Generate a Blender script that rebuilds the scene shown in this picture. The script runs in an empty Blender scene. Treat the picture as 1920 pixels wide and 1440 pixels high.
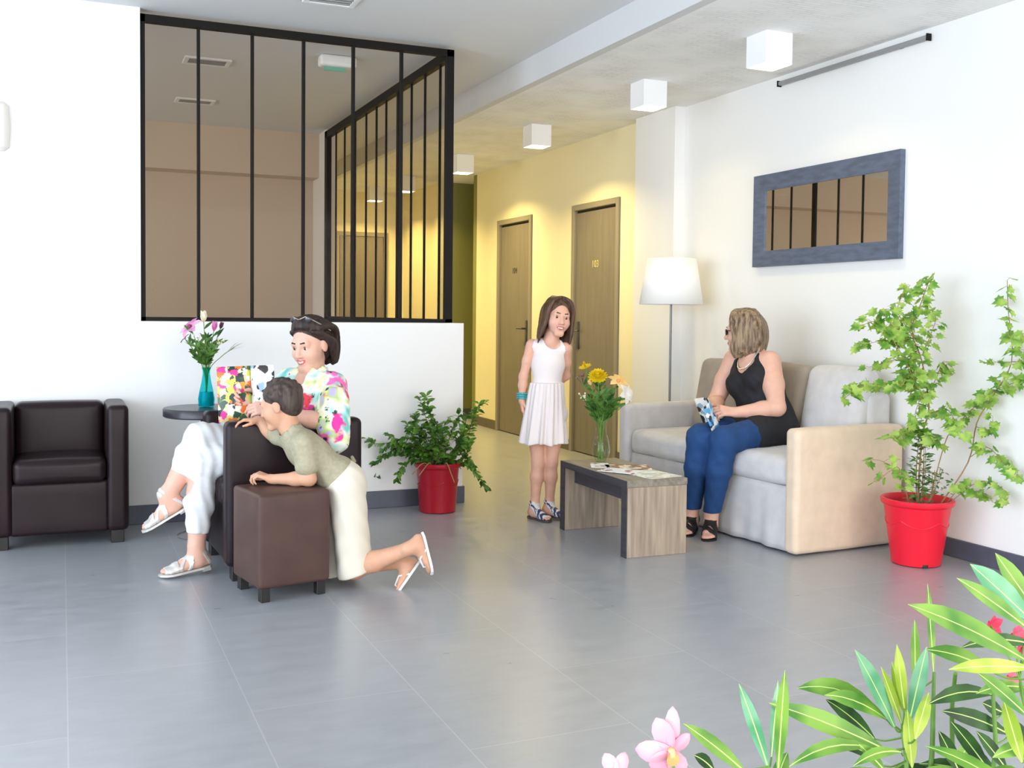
import bpy, bmesh, math, random
import numpy as np
from mathutils import Vector, Matrix, Quaternion

SC = bpy.context.scene
COL = SC.collection
PI = math.pi
R = math.radians

# ------------------------------------------------------------------ linking
def link(o, parent=None):
    COL.objects.link(o)
    if parent is not None:
        o.parent = parent
    return o

def tag(o, label=None, cat=None, group=None, kind=None):
    if label: o['label'] = label
    if cat: o['category'] = cat
    if group: o['group'] = group
    if kind: o['kind'] = kind
    return o

def thing(name, label, cat, loc=(0, 0, 0), rz=0.0, group=None, kind=None):
    o = bpy.data.objects.new(name, None)
    o.empty_display_size = 0.1
    link(o)
    o.location = loc
    o.rotation_euler = (0, 0, rz)
    return tag(o, label, cat, group, kind)

def copy_tree(o, parent=None):
    c = o.copy()
    link(c, parent)
    for ch in list(o.children):
        copy_tree(ch, c)
    return c

# ------------------------------------------------------------------ materials
def S2L(c):
    return tuple((x / 12.92 if x <= .04045 else ((x + .055) / 1.055) ** 2.4) for x in c)
def rgb(r, g, b):
    return S2L((r / 255., g / 255., b / 255.)) + (1.0,)

class NT:
    def __init__(s, m):
        s.nt = m.node_tree; s.n = s.nt.nodes; s.l = s.nt.links
    def new(s, t, **kw):
        nd = s.n.new(t)
        for k, v in kw.items():
            if hasattr(nd, k): setattr(nd, k, v)
            else: nd.inputs[k.replace('_', ' ')].default_value = v
        return nd
    def lk(s, a, b): s.l.new(a, b)
    def ramp(s, fac, stops, interp='LINEAR'):
        r = s.n.new('ShaderNodeValToRGB')
        r.color_ramp.interpolation = interp
        els = r.color_ramp.elements
        els[0].position, els[0].color = stops[0]
        els[1].position, els[1].color = stops[-1]
        for p, c in stops[1:-1]:
            e = els.new(p); e.color = c
        s.lk(fac, r.inputs[0])
        return r

def M(name, col, rough=.5, metal=0., spec=.5, noise=None, bump=None, sss=0., trans=0., ior=1.45,
      emit=None, coat=0., stretch=None, sheen=0.):
    m = bpy.data.materials.new(name); m.use_nodes = True
    t = NT(m); b = t.n['Principled BSDF']
    c = col if len(col) == 4 else tuple(col) + (1.,)
    b.inputs['Base Color'].default_value = c
    b.inputs['Roughness'].default_value = rough
    b.inputs['Metallic'].default_value = metal
    b.inputs['Specular IOR Level'].default_value = spec
    b.inputs['IOR'].default_value = ior
    b.inputs['Transmission Weight'].default_value = trans
    b.inputs['Coat Weight'].default_value = coat
    if sheen:
        b.inputs['Sheen Weight'].default_value = sheen
    if sss:
        b.inputs['Subsurface Weight'].default_value = sss
        b.inputs['Subsurface Radius'].default_value = (.012, .005, .003)
        b.inputs['Subsurface Scale'].default_value = 1.0
    if emit:
        b.inputs['Emission Color'].default_value = emit[0]
        b.inputs['Emission Strength'].default_value = emit[1]
    tc = t.new('ShaderNodeTexCoord')
    vec = tc.outputs['Object']
    if stretch:
        mp = t.new('ShaderNodeMapping'); mp.inputs['Scale'].default_value = stretch
        t.lk(vec, mp.inputs['Vector']); vec = mp.outputs['Vector']
    if noise:
        sc, amt = noise[:2]
        nz = t.new('ShaderNodeTexNoise'); nz.inputs['Scale'].default_value = sc
        nz.inputs['Detail'].default_value = 4.
        t.lk(vec, nz.inputs['Vector'])
        c2 = noise[2] if len(noise) > 2 else tuple(x * (1 - amt) for x in c[:3]) + (1,)
        c1 = tuple(min(1, x * (1 + amt * .6)) for x in c[:3]) + (1,)
        rp = t.ramp(nz.outputs['Fac'], [(.32, c2), (.68, c1)])
        t.lk(rp.outputs[0], b.inputs['Base Color'])
    if bump:
        nz = t.new('ShaderNodeTexNoise'); nz.inputs['Scale'].default_value = bump[0]
        nz.inputs['Detail'].default_value = 3.
        t.lk(vec, nz.inputs['Vector'])
        bp = t.new('ShaderNodeBump'); bp.inputs['Strength'].default_value = bump[1]
        bp.inputs['Distance'].default_value = bump[2] if len(bump) > 2 else .004
        t.lk(nz.outputs['Fac'], bp.inputs['Height'])
        t.lk(bp.outputs['Normal'], b.inputs['Normal'])
    return m

MT = {}
MT['wall'] = M('white_plaster', (.84, .835, .825), .7, bump=(60, .05))
MT['ceil'] = M('ceiling_plaster', (.74, .75, .76), .8)
MT['lamplit_yellow_wall'] = M('lamplit_yellow_plaster', (.88, .81, .55), .7, bump=(60, .05))  # yellow of the warm lamps is partly put into this wall colour
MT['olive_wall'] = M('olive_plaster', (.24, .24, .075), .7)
MT['tan_wall'] = M('tan_plaster', (.66, .55, .44), .75)
MT['base'] = M('grey_skirting', rgb(84, 88, 102), .35, noise=(9, .12))
MT['black'] = M('black_steel', (.008, .007, .006), .5, spec=.18)
MT['leather'] = M('brown_leather', rgb(34, 22, 26), .36, spec=.26, noise=(7, .15), bump=(160, .18, .0015))
MT['leather_lt'] = M('brown_leather_pouf', rgb(80, 59, 53), .42, spec=.32, noise=(7, .12), bump=(160, .18, .0015))
MT['leg'] = M('black_wood_leg', (.012, .010, .010), .4)
MT['linen'] = M('grey_linen', rgb(204, 201, 202), .9, noise=(14, .07), bump=(90, .12, .002), sheen=.2)
MT['linen_warm_shade'] = M('grey_linen_warm_shade', rgb(220, 198, 174), .9, noise=(14, .06), bump=(90, .12, .002), sheen=.2)  # same slipcover; warm shade of the near arm put into the colour
MT['linen_shaded'] = M('grey_linen_shaded', rgb(160, 148, 134), .9, noise=(14, .07), bump=(90, .12, .002), sheen=.2)  # same slipcover; shade on the far back cushion painted as darker linen
MT['wood'] = M('grey_oak', rgb(162, 145, 127), .5, noise=(3.2, .33), stretch=(14, 14, 1.1))
MT['wood_top'] = M('grey_oak_top', rgb(138, 130, 116), .42, noise=(3.2, .30), stretch=(14, 1.1, 14))
MT['wood_dk'] = M('dark_oak', rgb(62, 60, 66), .42, noise=(3.2, .30), stretch=(14, 1.1, 14))
MT['shade'] = M('white_lampshade', (.95, .95, .945), .8, sss=.0, emit=None)
MT['steel'] = M('brushed_steel', (.55, .55, .56), .28, metal=1.)
MT['darksteel'] = M('dark_steel', (.09, .09, .10), .35, metal=.6)
MT['white_plastic'] = M('white_plastic', (.86, .86, .86), .4)
MT['grey_plastic'] = M('grey_plastic', (.34, .34, .33), .5)
MT['red_pot'] = M('red_plastic', rgb(226, 26, 50), .32, noise=(3, .05))
MT['dkred_pot'] = M('dark_red_plastic', rgb(160, 14, 34), .34, noise=(3, .05))
MT['soil'] = M('potting_soil', (.05, .03, .02), .95, noise=(40, .5))
MT['door'] = M('taupe_door', rgb(126, 118, 106), .42, noise=(4, .10), stretch=(6, 6, .6))
MT['door_frame'] = M('taupe_door_frame', rgb(146, 137, 120), .42)
MT['dark_gap'] = M('dark_rebate', (.02, .017, .014), .6)
MT['mirror_frame'] = M('slate_blue_wood', rgb(92, 102, 122), .42, noise=(5, .22), stretch=(8, 2, 8))
MT['table_dk'] = M('black_brown_table', rgb(52, 50, 58), .28)
MT['paper'] = M('white_paper', (.85, .85, .83), .6)
MT['gold'] = M('brass_letters', (.86, .74, .36), .35, metal=.35)

def mirror_mat():
    m = M('mirror_glass', (.86, .84, .78), .015, metal=1.)
    return m
MT['mirror'] = mirror_mat()

def glass_mat(name, tint, ior=1.5, rough=0.):
    """thin architectural glass: mostly see-through with a weak fresnel reflection"""
    m = bpy.data.materials.new(name); m.use_nodes = True
    t = NT(m)
    for n in list(t.n):
        if n.type == 'BSDF_PRINCIPLED': t.n.remove(n)
    out = [n for n in t.n if n.type == 'OUTPUT_MATERIAL'][0]
    tr = t.new('ShaderNodeBsdfTransparent'); tr.inputs[0].default_value = tint
    gl = t.new('ShaderNodeBsdfGlossy'); gl.inputs['Roughness'].default_value = rough
    gl.inputs[0].default_value = (1, 1, 1, 1)
    fr = t.new('ShaderNodeFresnel'); fr.inputs['IOR'].default_value = ior
    mx = t.new('ShaderNodeMixShader')
    ge = t.new('ShaderNodeNewGeometry'); iv = t.new('ShaderNodeMath', operation='SUBTRACT'); iv.inputs[0].default_value = 1.
    t.lk(ge.outputs['Backfacing'], iv.inputs[1])
    ml = t.new('ShaderNodeMath', operation='MULTIPLY'); t.lk(fr.outputs[0], ml.inputs[0]); t.lk(iv.outputs[0], ml.inputs[1])
    t.lk(ml.outputs[0], mx.inputs[0]); t.lk(tr.outputs[0], mx.inputs[1]); t.lk(gl.outputs[0], mx.inputs[2])
    t.lk(mx.outputs[0], out.inputs['Surface'])
    return m
MT['pane'] = glass_mat('partition_glass', (.93, .92, .905, 1), ior=1.1, rough=.05)
MT['clear_glass'] = glass_mat('clear_vase_glass', (.93, .96, .93, 1), rough=.02)
MT['teal_glass'] = glass_mat('turquoise_vase_glass', (.22, .80, .84, 1), rough=.03)

def floor_mat():
    m = bpy.data.materials.new('grey_stone_tile'); m.use_nodes = True
    t = NT(m); b = t.n['Principled BSDF']
    tc = t.new('ShaderNodeTexCoord')
    sep = t.new('ShaderNodeSeparateXYZ'); t.lk(tc.outputs['Object'], sep.inputs[0])
    ax = t.new('ShaderNodeMath', operation='ADD'); ax.inputs[1].default_value = -.009 + .507 * 20
    ay = t.new('ShaderNodeMath', operation='ADD'); ay.inputs[1].default_value = -4.627 + 20.5
    t.lk(sep.outputs['X'], ax.inputs[0]); t.lk(sep.outputs['Y'], ay.inputs[0])
    cmb = t.new('ShaderNodeCombineXYZ')
    t.lk(ay.outputs[0], cmb.inputs['X']); t.lk(ax.outputs[0], cmb.inputs['Y'])
    br = t.new('ShaderNodeTexBrick')
    br.offset = .5; br.offset_frequency = 2
    br.inputs['Scale'].default_value = 1.
    br.inputs['Brick Width'].default_value = 1.0
    br.inputs['Row Height'].default_value = .507
    br.inputs['Mortar Size'].default_value = .0022
    br.inputs['Mortar Smooth'].default_value = .3
    br.inputs['Color1'].default_value = (.40, .40, .40, 1)
    br.inputs['Color2'].default_value = (.62, .62, .62, 1)
    br.inputs['Mortar'].default_value = (.5, .5, .5, 1)
    t.lk(cmb.outputs[0], br.inputs['Vector'])
    mp = t.new('ShaderNodeMapping'); mp.inputs['Scale'].default_value = (1.2, 3.2, 1)
    t.lk(tc.outputs['Object'], mp.inputs[0])
    nz = t.new('ShaderNodeTexNoise'); nz.inputs['Scale'].default_value = 5.; nz.inputs['Detail'].default_value = 6
    nz.inputs['Roughness'].default_value = .65
    t.lk(mp.outputs[0], nz.inputs['Vector'])
    rp = t.ramp(nz.outputs['Fac'], [(.25, (.272, .288, .318, 1)), (.75, (.350, .365, .392, 1))])
    mx = t.new('ShaderNodeMix', data_type='RGBA'); mx.inputs[0].default_value = .06
    t.lk(rp.outputs[0], mx.inputs[6]); t.lk(br.outputs['Color'], mx.inputs[7])
    mm = t.new('ShaderNodeMix', data_type='RGBA')
    t.lk(br.outputs['Fac'], mm.inputs[0]); t.lk(mx.outputs[2], mm.inputs[6])
    mm.inputs[7].default_value = (.43, .43, .44, 1)
    t.lk(mm.outputs[2], b.inputs['Base Color'])
    rr = t.ramp(nz.outputs['Fac'], [(.2, (.26, .26, .26, 1)), (.8, (.35, .35, .35, 1))])
    t.lk(rr.outputs[0], b.inputs['Roughness'])
    b.inputs['Specular IOR Level'].default_value = .5; b.inputs['IOR'].default_value = 2.0
    bp = t.new('ShaderNodeBump'); bp.inputs['Strength'].default_value = .06; bp.inputs['Distance'].default_value = .002
    t.lk(nz.outputs['Fac'], bp.inputs['Height']); t.lk(bp.outputs[0], b.inputs['Normal'])
    return m
MT['floor'] = floor_mat()

def soffit_mat():
    m = bpy.data.materials.new('acoustic_soffit'); m.use_nodes = True
    t = NT(m); b = t.n['Principled BSDF']
    tc = t.new('ShaderNodeTexCoord')
    br = t.new('ShaderNodeTexBrick'); br.inputs['Scale'].default_value = 1.
    br.inputs['Brick Width'].default_value = .11; br.inputs['Row Height'].default_value = .028
    br.inputs['Mortar Size'].default_value = .006; br.inputs['Mortar Smooth'].default_value = .6
    br.inputs['Color1'].default_value = (.88, .88, .87, 1); br.inputs['Color2'].default_value = (.80, .80, .79, 1)
    br.inputs['Mortar'].default_value = (.72, .715, .70, 1)
    t.lk(tc.outputs['Object'], br.inputs['Vector'])
    nz = t.new('ShaderNodeTexNoise'); nz.inputs['Scale'].default_value = 3.; nz.inputs['Detail'].default_value = 3
    t.lk(tc.outputs['Object'], nz.inputs['Vector'])
    rp = t.ramp(nz.outputs['Fac'], [(.38, (0, 0, 0, 1)), (.62, (1, 1, 1, 1))])
    mx = t.new('ShaderNodeMix', data_type='RGBA'); mx.inputs[6].default_value = (.88, .88, .87, 1)
    t.lk(rp.outputs[0], mx.inputs[0]); t.lk(br.outputs['Color'], mx.inputs[7])
    t.lk(mx.outputs[2], b.inputs['Base Color'])
    b.inputs['Roughness'].default_value = .85
    return m
MT['soffit'] = soffit_mat()

def patch_mat(name, base, cols, scale=14., rough=.7, seed=0., thresh=.42, dist=.5, warp=.6):
    """cloth or paper printed with irregular coloured blotches"""
    m = bpy.data.materials.new(name); m.use_nodes = True
    t = NT(m); b = t.n['Principled BSDF']; b.inputs['Roughness'].default_value = rough
    tc = t.new('ShaderNodeTexCoord')
    mp = t.new('ShaderNodeMapping'); mp.inputs['Location'].default_value = (seed, seed * 1.7, seed * .6)
    t.lk(tc.outputs['Object'], mp.inputs[0])
    nz = t.new('ShaderNodeTexNoise'); nz.inputs['Scale'].default_value = scale * 1.3; nz.inputs['Detail'].default_value = 2
    t.lk(mp.outputs[0], nz.inputs['Vector'])
    wv = t.new('ShaderNodeVectorMath', operation='SCALE'); wv.inputs['Scale'].default_value = warp / scale
    t.lk(nz.outputs['Color'], wv.inputs[0])
    ad = t.new('ShaderNodeVectorMath', operation='ADD')
    t.lk(mp.outputs[0], ad.inputs[0]); t.lk(wv.outputs[0], ad.inputs[1])
    vo = t.new('ShaderNodeTexVoronoi'); vo.inputs['Scale'].default_value = scale
    t.lk(ad.outputs[0], vo.inputs['Vector'])
    sep = t.new('ShaderNodeSeparateColor'); t.lk(vo.outputs['Color'], sep.inputs[0])
    n = len(cols)
    rp = t.ramp(sep.outputs[0], [(i / n, c) for i, c in enumerate(cols)], 'CONSTANT')
    msk = t.ramp(vo.outputs['Distance'], [(thresh - .04, (1, 1, 1, 1)), (thresh + .04, (0, 0, 0, 1))])
    mx = t.new('ShaderNodeMix', data_type='RGBA'); mx.inputs[6].default_value = base
    t.lk(msk.outputs[0], mx.inputs[0]); t.lk(rp.outputs[0], mx.inputs[7])
    t.lk(mx.outputs[2], b.inputs['Base Color'])
    return m

def blouse_mat():
    m = bpy.data.materials.new('flowered_blouse'); m.use_nodes = True
    t = NT(m); b = t.n['Principled BSDF']; b.inputs['Roughness'].default_value = .8
    tc = t.new('ShaderNodeTexCoord')
    n1 = t.new('ShaderNodeTexNoise'); n1.inputs['Scale'].default_value = 13; n1.inputs['Detail'].default_value = 1
    t.lk(tc.outputs['Object'], n1.inputs['Vector'])
    wash = t.ramp(n1.outputs['Fac'], [(.30, rgb(120, 208, 200)), (.42, rgb(205, 235, 225)), (.50, rgb(244, 244, 238)), (.58, rgb(236, 238, 190)), (.66, rgb(180, 215, 130)), (.74, rgb(196, 180, 232))])
    def flowers(prev, scale, thr, cols, seed, warp, prob):
        mp = t.new('ShaderNodeMapping'); mp.inputs['Location'].default_value = (seed, seed * .7, seed * 1.9)
        t.lk(tc.outputs['Object'], mp.inputs[0])
        nz = t.new('ShaderNodeTexNoise'); nz.inputs['Scale'].default_value = scale * 2.2
        t.lk(mp.outputs[0], nz.inputs['Vector'])
        wv = t.new('ShaderNodeVectorMath', operation='SCALE'); wv.inputs['Scale'].default_value = warp / scale
        t.lk(nz.outputs['Color'], wv.inputs[0])
        ad = t.new('ShaderNodeVectorMath', operation='ADD'); t.lk(mp.outputs[0], ad.inputs[0]); t.lk(wv.outputs[0], ad.inputs[1])
        vo = t.new('ShaderNodeTexVoronoi'); vo.inputs['Scale'].default_value = scale; t.lk(ad.outputs[0], vo.inputs['Vector'])
        sp = t.new('ShaderNodeSeparateColor'); t.lk(vo.outputs['Color'], sp.inputs[0])
        rp = t.ramp(sp.outputs[0], [(i / len(cols), c) for i, c in enumerate(cols)], 'CONSTANT')
        mk = t.ramp(vo.outputs['Distance'], [(thr - .07, (1, 1, 1, 1)), (thr + .07, (0, 0, 0, 1))])
        pr = t.new('ShaderNodeMath', operation='LESS_THAN'); pr.inputs[1].default_value = prob; t.lk(sp.outputs[1], pr.inputs[0])
        mu = t.new('ShaderNodeMath', operation='MULTIPLY'); t.lk(mk.outputs[0], mu.inputs[0]); t.lk(pr.outputs[0], mu.inputs[1])
        mx = t.new('ShaderNodeMix', data_type='RGBA'); t.lk(mu.outputs[0], mx.inputs[0]); t.lk(prev, mx.inputs[6]); t.lk(rp.outputs[0], mx.inputs[7])
        return mx.outputs[2]
    o = flowers(wash.outputs[0], 11., .46, [rgb(232, 36, 150), rgb(240, 70, 90), rgb(236, 60, 160), rgb(244, 120, 70), rgb(238, 110, 180)], 3.3, .9, .62)
    o = flowers(o, 30., .34, [rgb(40, 70, 60), rgb(60, 110, 70), rgb(70, 60, 90), rgb(30, 40, 50)], 8.1, .9, .30)
    t.lk(o, b.inputs['Base Color'])
    return m

# ------------------------------------------------------------------ mesh building
class MB:
    def __init__(s): s.bm = bmesh.new()
    def _xf(s, vs, mat):
        if mat is not None: bmesh.ops.transform(s.bm, matrix=mat, verts=vs)
    def box(s, lo, hi, bev=0., seg=2, mat=None):
        c = [(a + b) / 2 for a, b in zip(lo, hi)]; d = [b - a for a, b in zip(lo, hi)]
        r = bmesh.ops.create_cube(s.bm, size=1.)
        vs = r['verts']
        bmesh.ops.scale(s.bm, vec=d, verts=vs); bmesh.ops.translate(s.bm, vec=c, verts=vs)
        if bev > 0:
            es = list({e for v in vs for e in v.link_edges})
            rb = bmesh.ops.bevel(s.bm, geom=es, offset=bev, segments=seg, profile=.5, affect='EDGES')
            vs = list({v for f in rb['faces'] for v in f.verts} | {v for v in vs if v.is_valid})
        s._xf([v for v in vs if v.is_valid], mat)
        return s
    def rbox(s, lo, hi, r=.03, n=8, puff=(0, 0, 0), mat=None, wob=0., seed=1):
        """soft rounded box: a subdivided cube pushed onto a rounded box, with optional bulging and wrinkling"""
        c = Vector([(a + b) / 2 for a, b in zip(lo, hi)]); h = [(b - a) / 2 for a, b in zip(lo, hi)]
        r = min(r, min(h) * .98)
        rng = random.Random(seed)
        ph = [rng.uniform(0, 6.28) for _ in range(6)]
        # parameter lines with extra density near the edges
        def lines(hh):
            e = [1 - r / hh * k for k in (0, .3, .65, 1.)]
            inner = 1 - r / hh
            mid = [inner * (1 - 2 * i / n) for i in range(1, n)]
            L = e + mid + [-x for x in reversed(e)]
            return [x * hh for x in sorted(set(round(x, 5) for x in L))]
        LX, LY, LZ = lines(h[0]), lines(h[1]), lines(h[2])
        cache = {}
        def V(p):
            k = tuple(round(x, 5) for x in p)
            if k in cache: return cache[k]
            q = Vector([max(-h[i] + r, min(h[i] - r, p[i])) for i in range(3)])
            d = Vector(p) - q
            if d.length > 1e-9: w = q + d.normalized() * r
            else: w = Vector(p)
            for i in range(3):
                if puff[i]:
                    a, b2 = [j for j in range(3) if j != i]
                    f = (1 - (p[a] / h[a]) ** 2) * (1 - (p[b2] / h[b2]) ** 2)
                    w[i] += puff[i] * f * (p[i] / h[i])
            if wob:
                w += Vector((wob * math.sin(p[1] * 23 + ph[0] + p[2] * 9), wob * math.sin(p[0] * 19 + ph[1] + p[2] * 13),
                             wob * math.sin(p[0] * 17 + ph[2]) * math.sin(p[1] * 15 + ph[3])))
            w += c
            v = s.bm.verts.new(w); cache[k] = v
            return v
        def face(A, B, fix, ax, sgn):
            for i in range(len(A) - 1):
                for j in range(len(B) - 1):
                    pts = []
                    for (a, b2) in ((A[i], B[j]), (A[i + 1], B[j]), (A[i + 1], B[j + 1]), (A[i], B[j + 1])):
                        p = [0, 0, 0]; oth = [k for k in range(3) if k != ax]
                        p[oth[0]] = a; p[oth[1]] = b2; p[ax] = fix; pts.append(tuple(p))
                    vs = [V(p) for p in pts]
                    if sgn < 0: vs.reverse()
                    if len(set(vs)) >= 3:
                        try: s.bm.faces.new(vs)
                        except ValueError: pass
        face(LY, LZ, h[0], 0, 1); face(LY, LZ, -h[0], 0, -1)
        face(LX, LZ, h[1], 1, -1); face(LX, LZ, -h[1], 1, 1)
        face(LX, LY, h[2], 2, 1); face(LX, LY, -h[2], 2, -1)
        s._xf(list(cache.values()), mat)
        return s
    def lathe(s, prof, seg=32, c=(0, 0, 0), mat=None, cap=True):
        rings = []
        for (r, z) in prof:
            rings.append([s.bm.verts.new((c[0] + r * math.cos(2 * PI * k / seg), c[1] + r * math.sin(2 * PI * k / seg), c[2] + z)) for k in range(seg)])
        for a, b in zip(rings, rings[1:]):
            for k in range(seg):
                s.bm.faces.new((a[k], a[(k + 1) % seg], b[(k + 1) % seg], b[k]))
        if cap:
            s.bm.faces.new(list(reversed(rings[0]))); s.bm.faces.new(rings[-1])
        s._xf([v for r in rings for v in r], mat)
        return s
    def tube(s, pts, rad, seg=8, cap=True, mat=None):
        pts = [Vector(p) for p in pts]
        n = len(pts)
        rs = rad if isinstance(rad, (list, tuple)) else [rad] * n
        rings = []; up = None
        for i, p in enumerate(pts):
            d = (pts[min(i + 1, n - 1)] - pts[max(i - 1, 0)])
            d = d.normalized() if d.length > 1e-9 else Vector((0, 0, 1))
            if up is None:
                up = d.orthogonal().normalized()
            else:
                up = (up - d * up.dot(d)); up = up.normalized() if up.length > 1e-6 else d.orthogonal().normalized()
            sd = d.cross(up)
            rings.append([s.bm.verts.new(p + (up * math.cos(2 * PI * k / seg) + sd * math.sin(2 * PI * k / seg)) * rs[i]) for k in range(seg)])
        for a, b in zip(rings, rings[1:]):
            for k in range(seg):
                s.bm.faces.new((a[k], a[(k + 1) % seg], b[(k + 1) % seg], b[k]))
        if cap:
            s.bm.faces.new(list(reversed(rings[0]))); s.bm.faces.new(rings[-1])
        s._xf([v for r in rings for v in r], mat)
        return s
    def sphere(s, c, r, seg=12, mat=None, sc=(1, 1, 1)):
        q = bmesh.ops.create_uvsphere(s.bm, u_segments=seg, v_segments=max(6, seg * 2 // 3), radius=1.)
        bmesh.ops.scale(s.bm, vec=(r * sc[0], r * sc[1], r * sc[2]), verts=q['verts'])
        s._xf(q['verts'], mat)
        bmesh.ops.translate(s.bm, vec=c, verts=q['verts'])
        return s
    def poly(s, pts):
        return s.bm.faces.new([s.bm.verts.new(p) for p in pts])
    def leaf(s, base, d, n, L, W, bend=.0, fold=.12, thick=0., prof=((0, .06), (.15, .55), (.4, 1.), (.7, .78), (.9, .32), (1, .02))):
        """a leaf blade: midrib from base along d, normal n; bends toward -n along its length; folded along the midrib"""
        d = Vector(d).normalized(); n = Vector(n); n = (n - d * n.dot(d)); n = n.normalized() if n.length > 1e-6 else d.orthogonal().normalized()
        sd = d.cross(n); p = Vector(base); rows = []
        pt = 0.
        for (t, w) in prof:
            step = (t - pt) * L; pt = t
            ang = bend * t
            dd = (d * math.cos(ang) - n * math.sin(ang)); nn = (n * math.cos(ang) + d * math.sin(ang))
            p = p + dd * step
            hw = W * .5 * w
            rows.append((s.bm.verts.new(p - sd * hw + nn * fold * hw), s.bm.verts.new(p), s.bm.verts.new(p + sd * hw + nn * fold * hw)))
        for a, b in zip(rows, rows[1:]):
            s.bm.faces.new((a[0], a[1], b[1], b[0])); s.bm.faces.new((a[1], a[2], b[2], b[1]))
        return s
    def build(s, name, mat, parent=None, smooth=True, loc=None, angle=None, solid=0., kind=None):
        me = bpy.data.meshes.new(name)
        bmesh.ops.recalc_face_normals(s.bm, faces=s.bm.faces[:]) if not solid else None
        s.bm.to_mesh(me); s.bm.free()
        if isinstance(mat, (list, tuple)):
            for m in mat: me.materials.append(m)
        else: me.materials.append(mat)
        o = bpy.data.objects.new(name, me)
        link(o, parent)
        if loc is not None: o.location = loc
        if smooth:
            if angle is None: angle = 40
            me.polygons.foreach_set('use_smooth', [True] * len(me.polygons))
            try: me.set_sharp_from_angle(angle=R(angle))
            except Exception: pass
        if solid:
            md = o.modifiers.new('Solidify', 'SOLIDIFY'); md.thickness = solid; md.offset = 0
        if kind: o['kind'] = kind
        return o

def struct(name, mb, mat, parent=None, **kw):
    o = mb.build(name, mat, parent, **kw)
    if parent is None: o['kind'] = 'structure'
    return o
LEFT_P, REAR_P, LAMP_P, OFF_P, EXPO = 70., 46., (3, 3, 24, 26, 26, 20), 95., -0.24
# =================================================================== CAMERA
F_ = dict(f=1948.6, yaw=23.427, pitch=-2.1925, roll=.5919, sy=-56.83)
a_, b_, c_ = R(F_['yaw']), R(F_['pitch']), R(F_['roll'])
fw = Vector((math.sin(a_) * math.cos(b_), math.cos(a_) * math.cos(b_), math.sin(b_)))
r0 = Vector((math.cos(a_), -math.sin(a_), 0)); u0 = r0.cross(fw)
rt = r0 * math.cos(c_) + u0 * math.sin(c_); up_ = u0 * math.cos(c_) - r0 * math.sin(c_)
cam = bpy.data.cameras.new('camera'); co = bpy.data.objects.new('camera', cam); COL.objects.link(co)
mtx = Matrix.Identity(4)
for i in range(3):
    mtx[i][0] = rt[i]; mtx[i][1] = up_[i]; mtx[i][2] = -fw[i]
mtx[0][3], mtx[1][3], mtx[2][3] = 0, 0, 1.2
co.matrix_world = mtx
cam.sensor_width = 36.; cam.sensor_fit = 'HORIZONTAL'
cam.lens = F_['f'] / 1920. * 36.
cam.shift_y = F_['sy'] / 1920.
cam.clip_start = .05; cam.clip_end = 100
SC.camera = co

# =================================================================== ROOM SHELL
YB, XR, ZC, ZS = 6.145, 4.12, 2.868, 2.697
XC = 2.328
struct('floor', MB().box((-4.2, -3.0, -.1), (6.2, 13.0, 0)), MT['floor'], smooth=False)
struct('ceiling', MB().box((-4.2, -3.0, ZC), (2.82, 13.0, ZC + .2)), MT['ceil'], smooth=False)
# lowered band over the corridor side, with its upright front face
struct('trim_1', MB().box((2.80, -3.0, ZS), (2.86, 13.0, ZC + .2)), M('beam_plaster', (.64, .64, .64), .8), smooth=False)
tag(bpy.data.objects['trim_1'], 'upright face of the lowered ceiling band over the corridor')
struct('ceiling_corridor', MB().box((2.86, -3.0, ZS), (6.2, 13.0, ZC + .2)), MT['soffit'], smooth=False)
# back wall: tall solid part, low part under the glazing
struct('wall_back', MB().box((-4.2, YB, 0), (.405, YB + .10, ZC)), MT['wall'], smooth=False)
struct('wall_low', MB().box((.405, YB, 0), (XC, YB + .10, 1.138)), MT['wall'], smooth=False)
struct('wall_corridor_left', MB().box((XC - .10, YB + .10, 0), (XC, 9.47, 1.138)), MT['wall'], smooth=False)
struct('wall_corridor_end_left', MB().box((XC - .10, 9.47, 0), (XC, 12.8, ZC)), MT['wall'], smooth=False)
# right wall
struct('wall_right', MB().box((XR, -3.0, 0), (XR + .12, 6.975, ZS)), MT['wall'], smooth=False)
mb = MB()
mb.box((XR, 6.975, 0), (XR + .12, 7.345, ZS)); mb.box((XR, 8.195, 0), (XR + .12, 9.045, ZS))
mb.box((XR, 9.895, 0), (XR + .12, 10.50, ZS))
mb.box((XR, 7.345, 2.15), (XR + .12, 8.195, ZS)); mb.box((XR, 9.045, 2.15), (XR + .12, 9.895, ZS))
struct('wall_corridor_right', mb, MT['lamplit_yellow_wall'], smooth=False)
# shallow pilaster between the lounge wall and the corridor wall
struct('trim_2', MB().box((XR - .085, 6.42, 0), (XR, 6.975, ZS)), MT['wall'], smooth=False)
tag(bpy.data.objects['trim_2'], 'white pilaster between the lounge wall and the corridor wall')
struct('wall_end', MB().box((XC - .1, 12.7, 0), (4.1, 12.8, ZS)), MT['lamplit_yellow_wall'], smooth=False)
struct('wall_corridor_far_right', MB().box((3.98, 11.3, 0), (4.1, 12.7, ZS)), MT['lamplit_yellow_wall'], smooth=False)
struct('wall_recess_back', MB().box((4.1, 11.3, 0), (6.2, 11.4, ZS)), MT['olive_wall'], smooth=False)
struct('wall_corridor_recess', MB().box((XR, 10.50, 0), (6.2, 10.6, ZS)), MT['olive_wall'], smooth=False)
struct('wall_recess_side', MB().box((6.1, 10.6, 0), (6.2, 11.3, ZS)), MT['olive_wall'], smooth=False)
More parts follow.
